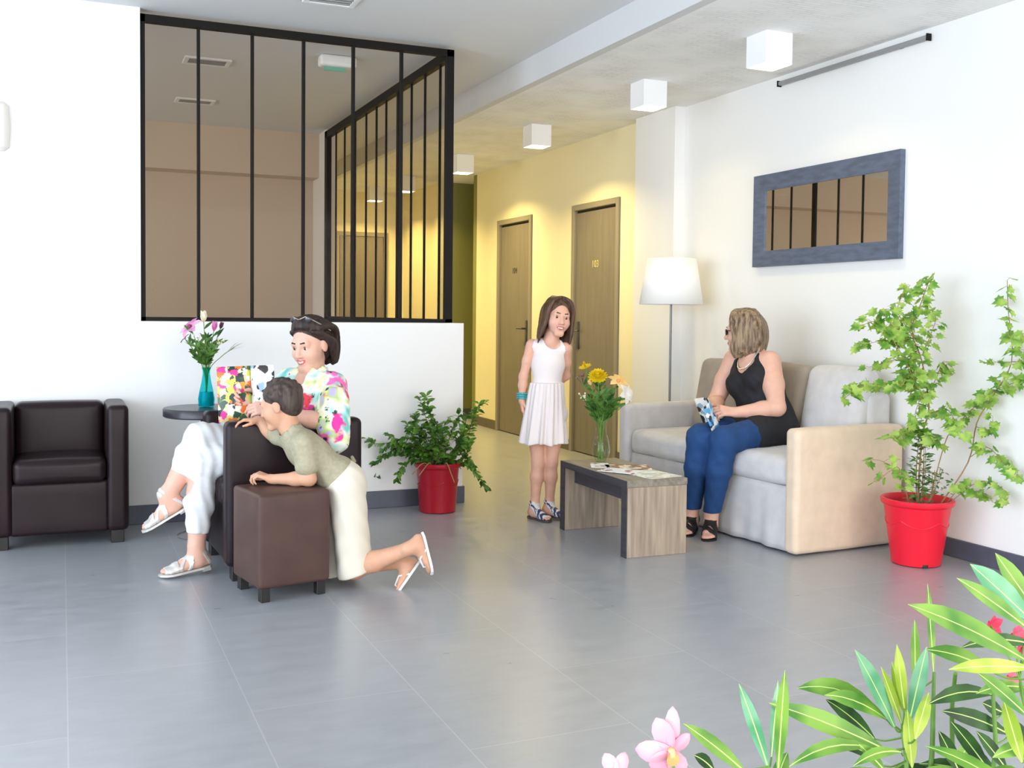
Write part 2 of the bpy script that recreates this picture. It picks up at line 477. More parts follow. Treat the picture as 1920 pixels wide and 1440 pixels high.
# office behind the glazing
struct('wall_office_back', MB().box((-4.2, 10.0, 0), (XC - .1, 10.1, ZC)), MT['tan_wall'], smooth=False)
struct('trim_3', MB().box((-4.2, 9.75, 2.46), (XC - .1, 10.0, ZC)), MT['tan_wall'], smooth=False)
tag(bpy.data.objects['trim_3'], 'tan boxed-in beam along the back of the glazed office')
struct('wall_office_left', MB().box((-4.2, YB + .10, 0), (-4.1, 10.0, ZC)), MT['tan_wall'], smooth=False)
# skirtings
def skirt(name, lo, hi): struct(name, MB().box(lo, hi, bev=.003, seg=1), MT['base'], smooth=False)
skirt('baseboard_back', (-4.0, YB - .013, 0), (XC + .012, YB, .106))
skirt('baseboard_corridor_left', (XC, YB, 0), (XC + .012, 12.7, .106))
skirt('baseboard_right', (XR - .013, -2.9, 0), (XR, 6.42, .094))
skirt('baseboard_pilaster', (XR - .098, 6.407, 0), (XR - .085, 6.975, .094))
mb = MB(); mb.box((XR - .013, 6.975, 0), (XR, 7.345, .094)); mb.box((XR - .013, 8.195, 0), (XR, 9.045, .094)); mb.box((XR - .013, 9.895, 0), (XR, 10.5, .094))
struct('baseboard_corridor_right', mb, M('skirting_corridor', rgb(96, 88, 74), .4), smooth=False)
skirt('baseboard_end', (XC, 12.687, 0), (3.98, 12.7, .094))
skirt('baseboard_recess', (3.98, 11.287, 0), (6.1, 11.3, .094))

# left and rear facades: wide window openings between piers
mb = MB()
for (y0, y1) in ((-3.0, -2.6), (.1, .4), (2.9, 3.2), (4.7, 6.145)):
    mb.box((-4.2, y0, 0), (-4.05, y1, ZC))
mb.box((-4.2, -2.6, 0), (-4.05, 4.7, .12)); mb.box((-4.2, -2.6, 2.62), (-4.05, 4.7, ZC))
struct('wall_left', mb, MT['wall'], smooth=False)
mb = MB()
for (x0, x1) in ((-4.05, -3.6), (-1.2, -.95), (1.45, 1.7), (4.0, 4.12)):
    mb.box((x0, -3.0, 0), (x1, -2.85, ZC))
mb.box((-4.05, -3.0, 0), (4.12, -2.85, .12)); mb.box((-4.05, -3.0, 2.62), (4.12, -2.85, ZC))
struct('wall_rear', mb, MT['wall'], smooth=False)

# =================================================================== GLAZED PARTITIONS
def bars(parent, name, lst, m=None):
    for (lo, hi) in lst:
        MB().box(lo, hi, bev=.002, seg=1).build(name, m or MT['black'], parent, smooth=False)
w1 = thing('window_1', 'black steel glazed partition standing on the low white wall', None, (0, 0, 0), kind='structure')
ya, yb = YB + .02, YB + .065
zb, zt = 1.140, 2.842
xs = [.72, 1.021, 1.319, 1.619, 1.921]
mb = MB(); mb.box((.407, ya, zt - .042), (2.258, yb, zt)); mb.box((.407, ya, zb), (2.258, yb, zb + .022))
mb.box((.407, ya, zb), (.432, yb, zt)); mb.box((2.212, ya, zb), (2.258, yb, zt))
mb.build('frame', MT['black'], w1, smooth=False)
bars(w1, 'mullion', [((x - .008, ya + .004, zb + .022), (x + .008, yb - .004, zt - .042)) for x in xs])
ex = [.432] + xs + [2.212]
for a, b in zip(ex, ex[1:]):
    MB().box((a + .004, ya + .018, zb + .02), (b - .004, ya + .024, zt - .04)).build('pane', MT['pane'], w1, smooth=False)
w2 = thing('window_2', 'black steel glazed partition running back along the corridor', None, (0, 0, 0), kind='structure')
xa, xb = 2.212, 2.256
y0, y1 = yb, 9.46
mb = MB(); mb.box((xa, y0, zt - .06), (xb, y1, zt)); mb.box((xa, y0, zb), (xb, y1, zb + .022)); mb.box((xa, y1 - .09, zb), (xb, y1, zt))
mb.build('frame', MT['black'], w2, smooth=False)
ys = [6.355, 6.657, 6.949, 7.251, 7.563, 7.825, 8.118, 8.484, 8.806, 9.111]
for y in ys:
    hw = .022 if y in (7.251, 8.484) else .007
    hd = .011 if y in (7.251, 8.484) else .007
    MB().box((xa + .022 - hd, y - hw, zb + .022), (xa + .022 + hd, y + hw, zt - .06)).build('mullion', MT['black'], w2, smooth=False)
ex = [y0] + ys + [y1 - .09]
for a, b in zip(ex, ex[1:]):
    MB().box((xa + .019, a + .011, zb + .02), (xa + .025, b - .011, zt - .055)).build('pane', MT['pane'], w2, smooth=False)
# close the office above/below is done by the walls; ceiling runs through

# =================================================================== DOORS
def door(n, ya, yb, txt, label, show_txt):
    d = thing('door_%d' % n, label, None, (0, 0, 0), kind='structure')
    zt = 2.15; X = XR
    mb = MB()
    for (a, b, c, e) in ((ya, ya + .05, 0, zt), (yb - .05, yb, 0, zt), (ya + .05, yb - .05, zt - .05, zt)):
        mb.box((X - .018, a, c), (X + .10, b, e), bev=.004, seg=1)
    mb.build('frame', MT['door_frame'], d, smooth=False)
    MB().box((X + .02, ya + .05, .005), (X + .05, yb - .05, zt - .05)).build('rebate', MT['dark_gap'], d, smooth=False)
    MB().box((X + .004, ya + .062, .008), (X + .022, yb - .058, zt - .072), bev=.002, seg=1).build('leaf', MT['door'], d, smooth=False)
    mb = MB()
    yh = yb - .12 if n == 2 else ya + .12
    dy = -.11 if n == 2 else .11
    mb.box((X - .006, yh - .02, .90), (X + .004, yh + .02, 1.14), bev=.004)
    mb.tube([(X - .004, yh, 1.06), (X - .05, yh, 1.06), (X - .055, yh + dy * .3, 1.06), (X - .055, yh + dy, 1.06)], .009)
    mb.build('handle', MT['darksteel'], d)
    if show_txt:
        cu = bpy.data.curves.new('number', 'FONT'); cu.body = txt; cu.size = .085; cu.extrude = .001; cu.align_x = 'CENTER'
        tmp = bpy.data.objects.new('tmp', cu); COL.objects.link(tmp)
        dg = bpy.context.evaluated_depsgraph_get()
        me = bpy.data.meshes.new_from_object(tmp.evaluated_get(dg)); bpy.data.objects.remove(tmp)
        o = bpy.data.objects.new('number', me); me.materials.clear(); me.materials.append(MT['gold'] if n == 2 else MT['darksteel'])
        link(o, d)
        o.rotation_euler = (PI / 2, 0, -PI / 2); o.location = (X + .002, (ya + yb) / 2, 1.60)
door(2, 7.35, 8.19, '103', 'taupe corridor door nearer the lounge, with pale raised characters', True)
door(1, 9.05, 9.89, '104', 'taupe corridor door farther along, next to the dark end wall', True)

d = thing('door_3', 'taupe door on the yellow-lit wall at the very end of the corridor', None, (0, 0, 0), kind='structure')
mb = MB()
for (lo, hi) in (((3.10, 12.66, 0), (3.15, 12.70, 2.2)), ((3.72, 12.66, 0), (3.77, 12.70, 2.2)), ((3.15, 12.66, 2.15), (3.72, 12.70, 2.2))):
    mb.box(lo, hi)
mb.build('frame', MT['door_frame'], d, smooth=False)
MB().box((3.16, 12.675, .01), (3.71, 12.695, 2.14)).build('leaf', MT['door'], d, smooth=False)
MB().tube([(3.66, 12.675, 1.05), (3.66, 12.63, 1.05), (3.56, 12.63, 1.05)], .009).build('handle', MT['darksteel'], d)

# =================================================================== CEILING FIXTURES
LAMPS = [(3.385, 4.515), (3.392, 5.77), (3.40, 7.50), (3.42, 9.24), (3.40, 10.96), (3.36, 12.05)]
MT['lampbox'] = M('white_lamp_box', (.88, .88, .88), .5)
MT['diffuser'] = M('lamp_diffuser', (.9, .88, .8), .5, emit=((1, .82, .46, 1), 10.))
lab = ['white cube ceiling lamp nearest the viewer, above the sofa', 'white cube ceiling lamp beside the pilaster, second from the viewer',
       'white cube ceiling lamp in the corridor above the two doors', 'white cube ceiling lamp in the corridor right beside the corner post of the glazing', 'white cube ceiling lamp seen only through the corridor glazing, nearer one', 'white cube ceiling lamp seen only through the corridor glazing, farthest of all']
for i, (x, y) in enumerate(LAMPS):
    t = thing('ceiling_lamp', lab[i], 'lamp', (x + .085, y + .085, ZS), 0, 'cube lamps under the lowered ceiling')
    h = .165; s = .085
    mb = MB(); 
    for (lo, hi) in (((-s, -s, -h), (s, -s + .004, 0)), ((-s, s - .004, -h), (s, s, 0)), ((-s, -s + .004, -h), (-s + .004, s - .004, 0)), ((s - .004, -s + .004, -h), (s, s - .004, 0)), ((-s + .004, -s + .004, -.006), (s - .004, s - .004, 0))):
        mb.box(lo, hi)
    mb.build('housing', MT['lampbox'], t, smooth=False)
    MB().box((-s + .005, -s + .005, -h + .001), (s - .005, s - .005, -h + .008)).build('diffuser', MT['diffuser'], t, smooth=False)

def vent(x, y, z, sx, sy, label):
    t = thing('ceiling_vent', label, 'vent', (x, y, z))
    mb = MB()
    for (lo, hi) in (((-sx, -sy, -.012), (sx, -sy + .03, 0)), ((-sx, sy - .03, -.012), (sx, sy, 0)), ((-sx, -sy + .03, -.012), (-sx + .03, sy - .03, 0)), ((sx - .03, -sy + .03, -.012), (sx, sy - .03, 0))):
        mb.box(lo, hi, bev=.002, seg=1)
    mb.build('frame', MT['white_plastic'], t, smooth=False)
    MB().box((-sx + .03, -sy + .03, -.004), (sx - .03, sy - .03, -.001)).build('backing', MT['grey_plastic'], t, smooth=False)
    mb = MB(); n = 5
    for k in range(n):
        y_ = -sy + .03 + (k + .5) * (2 * sy - .06) / n
        mb.box((-sx + .03, y_ - .006, -.011), (sx - .03, y_ + .004, -.005))
    mb.build('slats', MT['grey_plastic'], t, smooth=False)
vent(1.33, 5.50, ZC, .14, .13, 'grey ceiling vent on the white ceiling in front of the partition')
vent(.90, 7.25, ZC, .15, .10, 'ceiling vent inside the glazed office, nearest the front glass')
vent(.98, 8.65, ZC, .15, .09, 'ceiling vent deep inside the glazed office near the tan wall')
t = thing('exit_light', 'white emergency exit light with green glow on the office ceiling', 'light', (1.66, 6.75, ZC))
MB().rbox((-.12, -.05, -.075), (.12, .05, 0), r=.02, n=4).build('housing', MT['white_plastic'], t)
MB().box((-.09, -.02, -.100), (.05, -.012, -.075)).build('sign_panel', M('exit_green', (.16, .36, .27), .3, emit=((.2, .8, .55, 1), .12)), t, smooth=False)
# wall sconce cut by the picture edge
t = thing('wall_sconce', 'cream half-round wall sconce high on the back wall', 'lamp', (-.305, YB, 2.16))
mb = MB(); mb.lathe([(.03, -.13), (.055, -.11), (.062, 0), (.055, .11), (.03, .13)], 24)
for v in mb.bm.verts:
    v.co.y *= .8
    v.co.y = min(v.co.y, 0) if v.co.y > 0 else v.co.y
mb.build('shade', M('cream_ceramic', (.83, .80, .74), .5), t)
MB().box((-.04, -.02, -.09), (.04, 0, .09)).build('backplate', MT['white_plastic'], t)
# dark rail high on the right wall
t = thing('curtain_rail', 'slim dark grey rail high on the right wall', 'rail', (XR - .02, 4.72, 2.645))
MB().box((-.012, -.605, -.012), (.012, .605, .012), bev=.003, seg=1).build('bar', M('grey_rail', (.32, .32, .33), .45, metal=.3), t, smooth=False)
for y in (-.61, .605):
    MB().box((-.015, y, -.018), (.015, y + .008, .018)).build('end_cap', MT['black'], t, smooth=False)
for y in (-.4, .4):
    MB().box((.0, y - .015, -.010), (.020, y + .015, .010)).build('bracket', MT['darksteel'], t, smooth=False)

# =================================================================== MIRROR
t = thing('wall_mirror', 'wide wall mirror in a slate grey wooden frame above the sofa', 'mirror', (XR, 4.912, 1.806))
hy, hz, fwid = .637, .29, .10
def mitre(lo_y, hi_y, lo_z, hi_z, w):
    mb = MB()
    o = [(-hy, -hz), (hy, -hz), (hy, hz), (-hy, hz)]
    i = [(-hy + w, -hz + w), (hy - w, -hz + w), (hy - w, hz - w), (-hy + w, hz - w)]
    for k in range(4):
        a, b, c, d = o[k], o[(k + 1) % 4], i[(k + 1) % 4], i[k]
        fr = [mb.bm.verts.new((-.035, p[0], p[1])) for p in (a, b)] + [mb.bm.verts.new((-.022, p[0], p[1])) for p in (c, d)]
        bk = [mb.bm.verts.new((0, p[0], p[1])) for p in (a, b, c, d)]
        mb.bm.faces.new(fr); mb.bm.faces.new(list(reversed(bk)))
        for j in range(4):
            mb.bm.faces.new((fr[j], bk[j], bk[(j + 1) % 4], fr[(j + 1) % 4]))
    return mb
mitre(0, 0, 0, 0, fwid).build('frame', MT['mirror_frame'], t, smooth=False)
MB().box((-.014, -hy + fwid - .005, -hz + fwid - .005), (-.006, hy - fwid + .005, hz - fwid + .005)).build('mirror_glass', MT['mirror'], t, smooth=False)

# =================================================================== ARMCHAIRS
def armchair(label, loc, rz, D):
    t = thing('armchair', label, 'armchair', loc, rz, 'brown leather tub chairs')
    W = .65; aw = .105; zt = .712; z0 = .065
    f, b = -D / 2, D / 2
    MB().rbox((-W / 2 + aw - .01, f + .012, z0), (W / 2 - aw + .01, b - .02, .33), r=.02, n=5).build('base', MT['leather'], t)
    MB().rbox((-W / 2 + aw + .003, f - .008, .322), (W / 2 - aw - .003, b - .10, .448), r=.035, n=8, puff=(0, .006, .012), wob=.001).build('seat_cushion', MT['leather'], t)
    MB().rbox((-W / 2 + aw + .002, b - .15, .30), (W / 2 - aw - .002, b, zt - .004), r=.035, n=8, puff=(0, .010, .004)).build('backrest', MT['leather'], t)
    for sx in (-1, 1):
        x0, x1 = (sx * W / 2, sx * (W / 2 - aw)) if sx < 0 else (W / 2 - aw, W / 2)
        MB().rbox((x0, f, z0), (x1, b, zt), r=.028, n=6, puff=(.003, .002, 0)).build('armrest', MT['leather'], t)
    for sx in (-1, 1):
        for sy in (-1, 1):
            cx, cy = sx * (W / 2 - .055), sy * (D / 2 - .06)
            MB().box((cx - .032, cy - .032, 0), (cx + .032, cy + .032, z0 + .012), bev=.003, seg=1).build('leg', MT['leg'], t, smooth=False)
    return t
armchair('empty brown leather tub chair against the back wall', (-.012, 5.896, 0), 0, .468)
armchair('brown leather tub chair with the flowered-blouse woman in it', (.955, 4.995, 0), -PI / 2 + R(2.5), .62)

# =================================================================== POUF
t = thing('pouf', 'brown leather cube pouf the boy leans on', 'pouf', (.858, 4.452, 0), R(11))
s = .158
MB().rbox((-s, -s, .058), (s, s, .45), r=.018, n=6, puff=(.003, .003, .006)).build('body', MT['leather_lt'], t)
mb = MB()
for z in (.43,):
    pass
for sx in (-1, 1):
    for sy in (-1, 1):
        MB().box((sx * (s - .035) - .019, sy * (s - .035) - .019, 0), (sx * (s - .035) + .019, sy * (s - .035) + .019, .066), bev=.002, seg=1).build('leg', MT['leg'], t, smooth=False)

# =================================================================== SIDE TABLE
t = thing('side_table', 'round dark pedestal side table under the turquoise vase', 'table', (.705, 5.72, 0))
MB().lathe([(.0, .638), (.214, .638), (.222, .644), (.222, .680), (.217, .686), (.0, .686)], 48, cap=False).build('table_top', MT['table_dk'], t)
MB().lathe([(.030, .02), (.030, .642)], 20).build('column', MT['darksteel'], t)
MB().lathe([(.0, 0), (.15, 0), (.152, .006), (.13, .014), (.04, .024), (.0, .026)], 40, cap=False).build('base', MT['steel'], t)

# =================================================================== COFFEE TABLE
t = thing('coffee_table', 'low grey oak coffee table in front of the sofa', 'table', (2.725, 4.815, 0), R(-1.0))
hx, hy_, ht, th = .172, .385, .384, .035
MB().box((-hx, -hy_, ht - th), (hx, hy_, ht), bev=.002, seg=1).build('table_top', MT['wood_top'], t, smooth=False)
for (a, b) in ((-hy_, -hy_ + .055), (hy_ - .055, hy_)):
    MB().box((-hx + .002, a + .001, 0), (hx - .002, b - .001, ht - th), bev=.002, seg=1).build('side_panel', MT['wood'], t, smooth=False)
MB().box((-hx + .06, -hy_ + .055, ht - th - .085), (-hx + .08, hy_ - .055, ht - th)).build('apron', MT['wood_dk'], t, smooth=False)
mb = MB(); mb.box((-hx - .003, -hy_ + .001, ht - th), (-hx, hy_ - .001, ht - .001))
for (a, b) in ((-hy_ + .001, -hy_ + .055), (hy_ - .055, hy_ - .001)):
    mb.box((-hx - .003, a, 0), (-hx + .002, b, ht - th))
mb.build('edge_band', MT['wood_dk'], t, smooth=False)

# =================================================================== SOFA
SA = R(3.4)
t = thing('sofa', 'light grey slipcovered two-seat sofa along the right wall', 'sofa', (3.345, 4.145, 0), SA)
L, Dp = 1.64, .735
# local x: depth toward the wall, y: length away from the viewer
MB().rbox((.055, .09, .012), (Dp - .02, L - .09, .345), r=.015, n=6, wob=.002).build('base', MT['linen'], t)
# hanging skirt with soft folds on the front
mb = MB(); n = 64; rows = 10
vs = []
for j in range(rows + 1):
    z = .338 - (.338 - .012) * j / rows; row = []
    for i in range(n + 1):
        y = .098 + (L - .196) * i / n
        k = j / rows
        x = .040 - .012 * k + .010 * k * math.sin(y * 21 + .6 * math.sin(y * 7)) + .005 * k * math.sin(y * 47) - .006 * math.sin(k * 3)
        row.append(mb.bm.verts.new((x, y, z)))
    vs.append(row)
for j in range(rows):
    for i in range(n):
        mb.bm.faces.new((vs[j][i], vs[j][i + 1], vs[j + 1][i + 1], vs[j + 1][i]))
mb.build('skirt', MT['linen'], t, solid=.006)
for (y0_, y1_) in ((0, .095), (L - .095, L)):
    MB().rbox((0, y0_, .01), (Dp, y1_, .640), r=.028, n=8, puff=(.003, .004, .004), wob=.0012, seed=3).build('arm', MT['linen_warm_shade'] if y0_ == 0 else MT['linen'], t)
MB().rbox((.56, .09, .30), (Dp + .005, L - .09, .80), r=.04, n=8).build('back', MT['linen'], t)
for k, (y0_, y1_) in enumerate(((.10, L / 2 - .003), (L / 2 + .003, L - .10))):
    MB().rbox((.018, y0_, .335), (.60, y1_, .485), r=.045, n=9, puff=(.010, .004, .012), wob=.0025, seed=5 + k).build('seat_cushion', MT['linen'], t)
def tilt(y):
    return Matrix.Translation((.56, y, .45)) @ Matrix.Rotation(R(12), 4, 'Y') @ Matrix.Translation((-.56, -y, -.45))
for k, (y0_, y1_) in enumerate(((.105, .548), (.552, L - .105))):
    MB().rbox((.455, y0_, .475), (.60, y1_, .925), r=.055, n=9, puff=(.022, .004, .012), wob=.004, seed=9 + k, mat=tilt(.8)).build('back_cushion', MT['linen'] if k == 0 else MT['linen_shaded'], t)

# =================================================================== FLOOR LAMP
t = thing('floor_lamp', 'white-shaded slim floor lamp standing behind the far sofa arm', 'lamp', (3.80, 6.06, 0))
MB().lathe([(0, 0), (.13, 0), (.132, .012), (.02, .02), (0, .02)], 32, cap=False).build('base', MT['darksteel'], t)
MB().tube([(0, 0, .015), (0, 0, 1.50)], .008, 12).build('pole', M('grey_pole', (.20, .21, .24), .35, metal=.6), t)
mb = MB(); mb.lathe([(.215, 1.275), (.165, 1.585)], 40, cap=False)
mb.build('shade', MT['shade'], t, solid=.003)
mb = MB()
for k in range(3):
    a = k * 2 * PI / 3
    mb.tube([(0, 0, 1.49), (.165 * math.cos(a), .165 * math.sin(a), 1.578)], .002, 6)
mb.build('shade_ring', MT['darksteel'], t)

# =================================================================== LIGHT
W = bpy.data.worlds.new('sky'); SC.world = W; W.use_nodes = True
wn = W.node_tree.nodes; bg = wn['Background']
bg.inputs[0].default_value = (.80, .90, 1.0, 1); bg.inputs[1].default_value = 1.0
def area(name, loc, rot, sx, sy, power, col):
    l = bpy.data.lights.new(name, 'AREA'); l.shape = 'RECTANGLE'; l.size = sx; l.size_y = sy; l.energy = power; l.color = col
    o = bpy.data.objects.new(name, l); COL.objects.link(o); o.location = loc; o.rotation_euler = rot
    return o
# daylight entering through the facade windows
for i, (y0_, y1_) in enumerate(((-2.6, .1), (.4, 2.9), (3.2, 4.7))):
    area('daylight_left', (-4.0, (y0_ + y1_) / 2, 1.37), (0, -PI / 2, 0), 2.5, y1_ - y0_, LEFT_P * (y1_ - y0_), (.76, .88, 1.0))
for i, (x0_, x1_) in enumerate(((-3.6, -1.2), (-.95, 1.45), (1.7, 4.0))):
    area('daylight_rear', ((x0_ + x1_) / 2, -2.8, 1.37), (PI / 2, 0, 0), x1_ - x0_, 2.5, REAR_P * (x1_ - x0_) * (.55, 1.0, 1.5)[i], (1.0, .93, .86))
area('office_fill', (-3.9, 8.2, 1.6), (0, -PI / 2, 0), 2.0, 2.6, OFF_P, (1., .94, .86))  # added fill to brighten the office; no window stands behind it
# bulbs of the cube lamps
for i, (x, y) in enumerate(LAMPS):
    l = bpy.data.lights.new('lamp_bulb', 'AREA'); l.shape = 'SQUARE'; l.size = .15; l.energy = LAMP_P[i]; l.spread = R(140); l.color = (1., .78, .30)
    o = bpy.data.objects.new('lamp_bulb', l); COL.objects.link(o); o.location = (x + .085, y + .085, ZS - .172)
SC.view_settings.view_transform = 'Standard'
SC.view_settings.look = 'None'
SC.view_settings.exposure = EXPO
SC.view_settings.gamma = 1.
# =================================================================== PEOPLE: signed-distance bodies
def unit(v):
    v = np.asarray(v, float); return v / np.linalg.norm(v)

class Frame:
    """local axes x, y, z (columns) at origin o, uniform scale s"""
    def __init__(f, o, y, z, s=1.):
        f.o = np.asarray(o, float); f.y = unit(y)
        z = np.asarray(z, float); f.z = unit(z - f.y * (z @ f.y)); f.x = np.cross(f.y, f.z); f.s = s
        f.m = np.stack([f.x, f.y, f.z], 1)
    def p(f, q): return f.o + f.m @ (np.asarray(q, float) * f.s)
    def mat4(f):
        m = Matrix.Identity(4)
        for i in range(3):
            for j in range(3): m[i][j] = f.m[i, j] * f.s
            m[i][3] = f.o[i]
        return m

class Prim:
    pass
def cone(a, b, r1, r2, k=.02, sub=False):
    p = Prim(); p.t = 'c'; p.a = np.asarray(a, float); p.b = np.asarray(b, float); p.r1, p.r2, p.k, p.sub = r1, r2, k, sub
    r = max(r1, r2); p.lo = np.minimum(p.a, p.b) - r; p.hi = np.maximum(p.a, p.b) + r
    return p
def ell(c, r, m=None, k=.02, sub=False):
    p = Prim(); p.t = 'e'; p.c = np.asarray(c, float); p.r = np.asarray(r, float); p.m = np.eye(3) if m is None else m
    p.k, p.sub = k, sub
    e = np.abs(p.m) @ p.r
    p.lo, p.hi = p.c - e, p.c + e
    return p
def grow(prims, d):
    out = []
    for p in prims:
        if p.t == 'c': q = cone(p.a, p.b, p.r1 + d, p.r2 + d, p.k, p.sub)
        else: q = ell(p.c, p.r + d, p.m, p.k, p.sub)
        out.append(q)
    return out
def fprims(F, L):
    """primitives given in a frame's local units -> world"""
    out = []
    for q in L:
        if q[0] == 'c':
            _, a, b, r1, r2, k = q[:6]; out.append(cone(F.p(a), F.p(b), r1 * F.s, r2 * F.s, k * F.s, len(q) > 6))
        else:
            _, c, r, k = q[:4]
            m = F.m
            if len(q) > 5: m = F.m @ q[5]
            out.append(ell(F.p(c), np.asarray(r) * F.s, m, k * F.s, len(q) > 4 and bool(q[4])))
    return out

def axis(lo, hi, h, fine=()):
    """grid line positions with spacing h, finer inside the listed intervals (a, b, hf)"""
    x = lo; L = [x]
    while x < hi:
        st = h
        for a, b, hf in fine:
            if a - h <= x <= b: st = min(st, hf)
        x += st; L.append(x)
    return np.array(L)

def field(prims, AX, init=.12):
    D = np.full([len(a) for a in AX], init, np.float32)
    for p in prims:
        mg = 2 * p.k + .016
        sl = []; ok = True
        for i in range(3):
            a = np.searchsorted(AX[i], p.lo[i] - mg); b = np.searchsorted(AX[i], p.hi[i] + mg)
            if b - a < 1: ok = False
            sl.append(slice(a, b))
        if not ok: continue
        X = AX[0][sl[0]][:, None, None]; Y = AX[1][sl[1]][None, :, None]; Z = AX[2][sl[2]][None, None, :]
        if p.t == 'c':
            d = p.b - p.a; L2 = d @ d + 1e-12
            t = np.clip(((X - p.a[0]) * d[0] + (Y - p.a[1]) * d[1] + (Z - p.a[2]) * d[2]) / L2, 0, 1)
            q = np.sqrt((X - p.a[0] - t * d[0]) ** 2 + (Y - p.a[1] - t * d[1]) ** 2 + (Z - p.a[2] - t * d[2]) ** 2) - (p.r1 + t * (p.r2 - p.r1))
        else:
            x, y, z = X - p.c[0], Y - p.c[1], Z - p.c[2]; m = p.m
            lx = x * m[0, 0] + y * m[1, 0] + z * m[2, 0]; ly = x * m[0, 1] + y * m[1, 1] + z * m[2, 1]; lz = x * m[0, 2] + y * m[1, 2] + z * m[2, 2]
            k0 = np.sqrt((lx / p.r[0]) ** 2 + (ly / p.r[1]) ** 2 + (lz / p.r[2]) ** 2)
            k1 = np.sqrt((lx / p.r[0] ** 2) ** 2 + (ly / p.r[1] ** 2) ** 2 + (lz / p.r[2] ** 2) ** 2)
            q = k0 * (k0 - 1) / np.maximum(k1, 1e-6)
        o = D[tuple(sl)]
        k = max(p.k, 1e-5)
        if p.sub:
            h = np.maximum(k - np.abs(o + q), 0) / k
            D[tuple(sl)] = np.maximum(o, -q) + h * h * k * .25
        else:
            h = np.maximum(k - np.abs(o - q), 0) / k
            D[tuple(sl)] = np.minimum(o, q) - h * h * k * .25
    return D

def nets(D, AX):
    """surface nets on a rectilinear grid -> verts, quads"""
    S = D < 0
    n = [len(a) for a in AX]
    c = np.zeros([x - 1 for x in n], np.int8)
    for i in (0, 1):
        for j in (0, 1):
            for k in (0, 1):
                c += S[i:n[0] - 1 + i, j:n[1] - 1 + j, k:n[2] - 1 + k]
    act = (c > 0) & (c < 8)
    idx = -np.ones(c.shape, np.int64); ii = np.argwhere(act); idx[act] = np.arange(len(ii))
    acc = np.zeros((len(ii), 3)); cnt = np.zeros(len(ii))
    corners = [(i, j, k) for i in (0, 1) for j in (0, 1) for k in (0, 1)]
    for a in corners:
        for ax in range(3):
            if a[ax]: continue
            b = list(a); b[ax] = 1
            ia = ii + np.array(a); ib = ii + np.array(b)
            va = D[ia[:, 0], ia[:, 1], ia[:, 2]].astype(float); vb = D[ib[:, 0], ib[:, 1], ib[:, 2]].astype(float)
            m = (va < 0) != (vb < 0)
            t = va[m] / (va[m] - vb[m])
            P = np.stack([AX[q][ia[m, q]] for q in range(3)], 1).astype(float)
            Q = np.stack([AX[q][ib[m, q]] for q in range(3)], 1).astype(float)
            acc[m] += P + (Q - P) * t[:, None]; cnt[m] += 1
    V = acc / np.maximum(cnt, 1)[:, None]
    faces = []
    for ax in range(3):
        u, v = (ax + 1) % 3, (ax + 2) % 3
        sl0 = [slice(None)] * 3; sl1 = [slice(None)] * 3
        sl0[ax] = slice(0, n[ax] - 1); sl1[ax] = slice(1, n[ax])
        ch = S[tuple(sl0)] != S[tuple(sl1)]
        e = np.argwhere(ch)
        e = e[(e[:, u] > 0) & (e[:, v] > 0) & (e[:, u] < n[u] - 1) & (e[:, v] < n[v] - 1)]
        if not len(e): continue
        q = []
        for (du, dv) in ((0, 0), (-1, 0), (-1, -1), (0, -1)):
            w = e.copy(); w[:, u] += du; w[:, v] += dv
            q.append(idx[w[:, 0], w[:, 1], w[:, 2]])
        q = np.stack(q, 1)
        fl = S[e[:, 0], e[:, 1], e[:, 2]]
        q[~fl] = q[~fl][:, ::-1]
        faces.append(q)
    F = np.concatenate(faces)
    F = F[(F >= 0).all(1)]
    return V, F

def relax(V, F, it=2, lam=.5):
    e = np.concatenate([F[:, [0, 1]], F[:, [1, 2]], F[:, [2, 3]], F[:, [3, 0]]])
    e = np.concatenate([e, e[:, ::-1]])
    for s in range(it):
        for l in (lam, -lam * .96):
            acc = np.zeros_like(V); cn = np.zeros(len(V))
            np.add.at(acc, e[:, 0], V[e[:, 1]]); np.add.at(cn, e[:, 0], 1)
            V = V + l * (acc / np.maximum(cn, 1)[:, None] - V)
    return V

def sdf_obj(name, D, AX, mats, parent, base, smooth_it=2, pick=None):
    V, F = nets(D, AX)
    V = relax(V, F, smooth_it)
    me = bpy.data.meshes.new(name)
    W_ = V - np.asarray(base, float)
    me.from_pydata(W_.tolist(), [], F.tolist())
    for m in (mats if isinstance(mats, (list, tuple)) else [mats]): me.materials.append(m)
    me.polygons.foreach_set('use_smooth', [True] * len(me.polygons))
    if pick is not None:
        cen = V[F].mean(1)
        me.polygons.foreach_set('material_index', pick(cen).astype(np.int32))
    me.update()
    return link(bpy.data.objects.new(name, me), parent)

def bounds(prims, pad=.03):
    lo = np.min([p.lo for p in prims if not p.sub], 0) - pad; hi = np.max([p.hi for p in prims if not p.sub], 0) + pad
    return lo, hi
def grid(prims, h, pad=.03, fines=()):
    """fines: list of (center, radius, hf)"""
    lo, hi = bounds(prims, pad)
    return [axis(lo[i], hi[i], h, [(c[i] - r, c[i] + r, hf) for c, r, hf in fines]) for i in range(3)]
def mesh3(AX): return AX[0][:, None, None], AX[1][None, :, None], AX[2][None, None, :]
def plane(AX, pt, n):
    """signed distance to a plane (positive on the side of n)"""
    X, Y, Z = mesh3(AX); n = unit(n)
    return (X - pt[0]) * n[0] + (Y - pt[1]) * n[1] + (Z - pt[2]) * n[2]

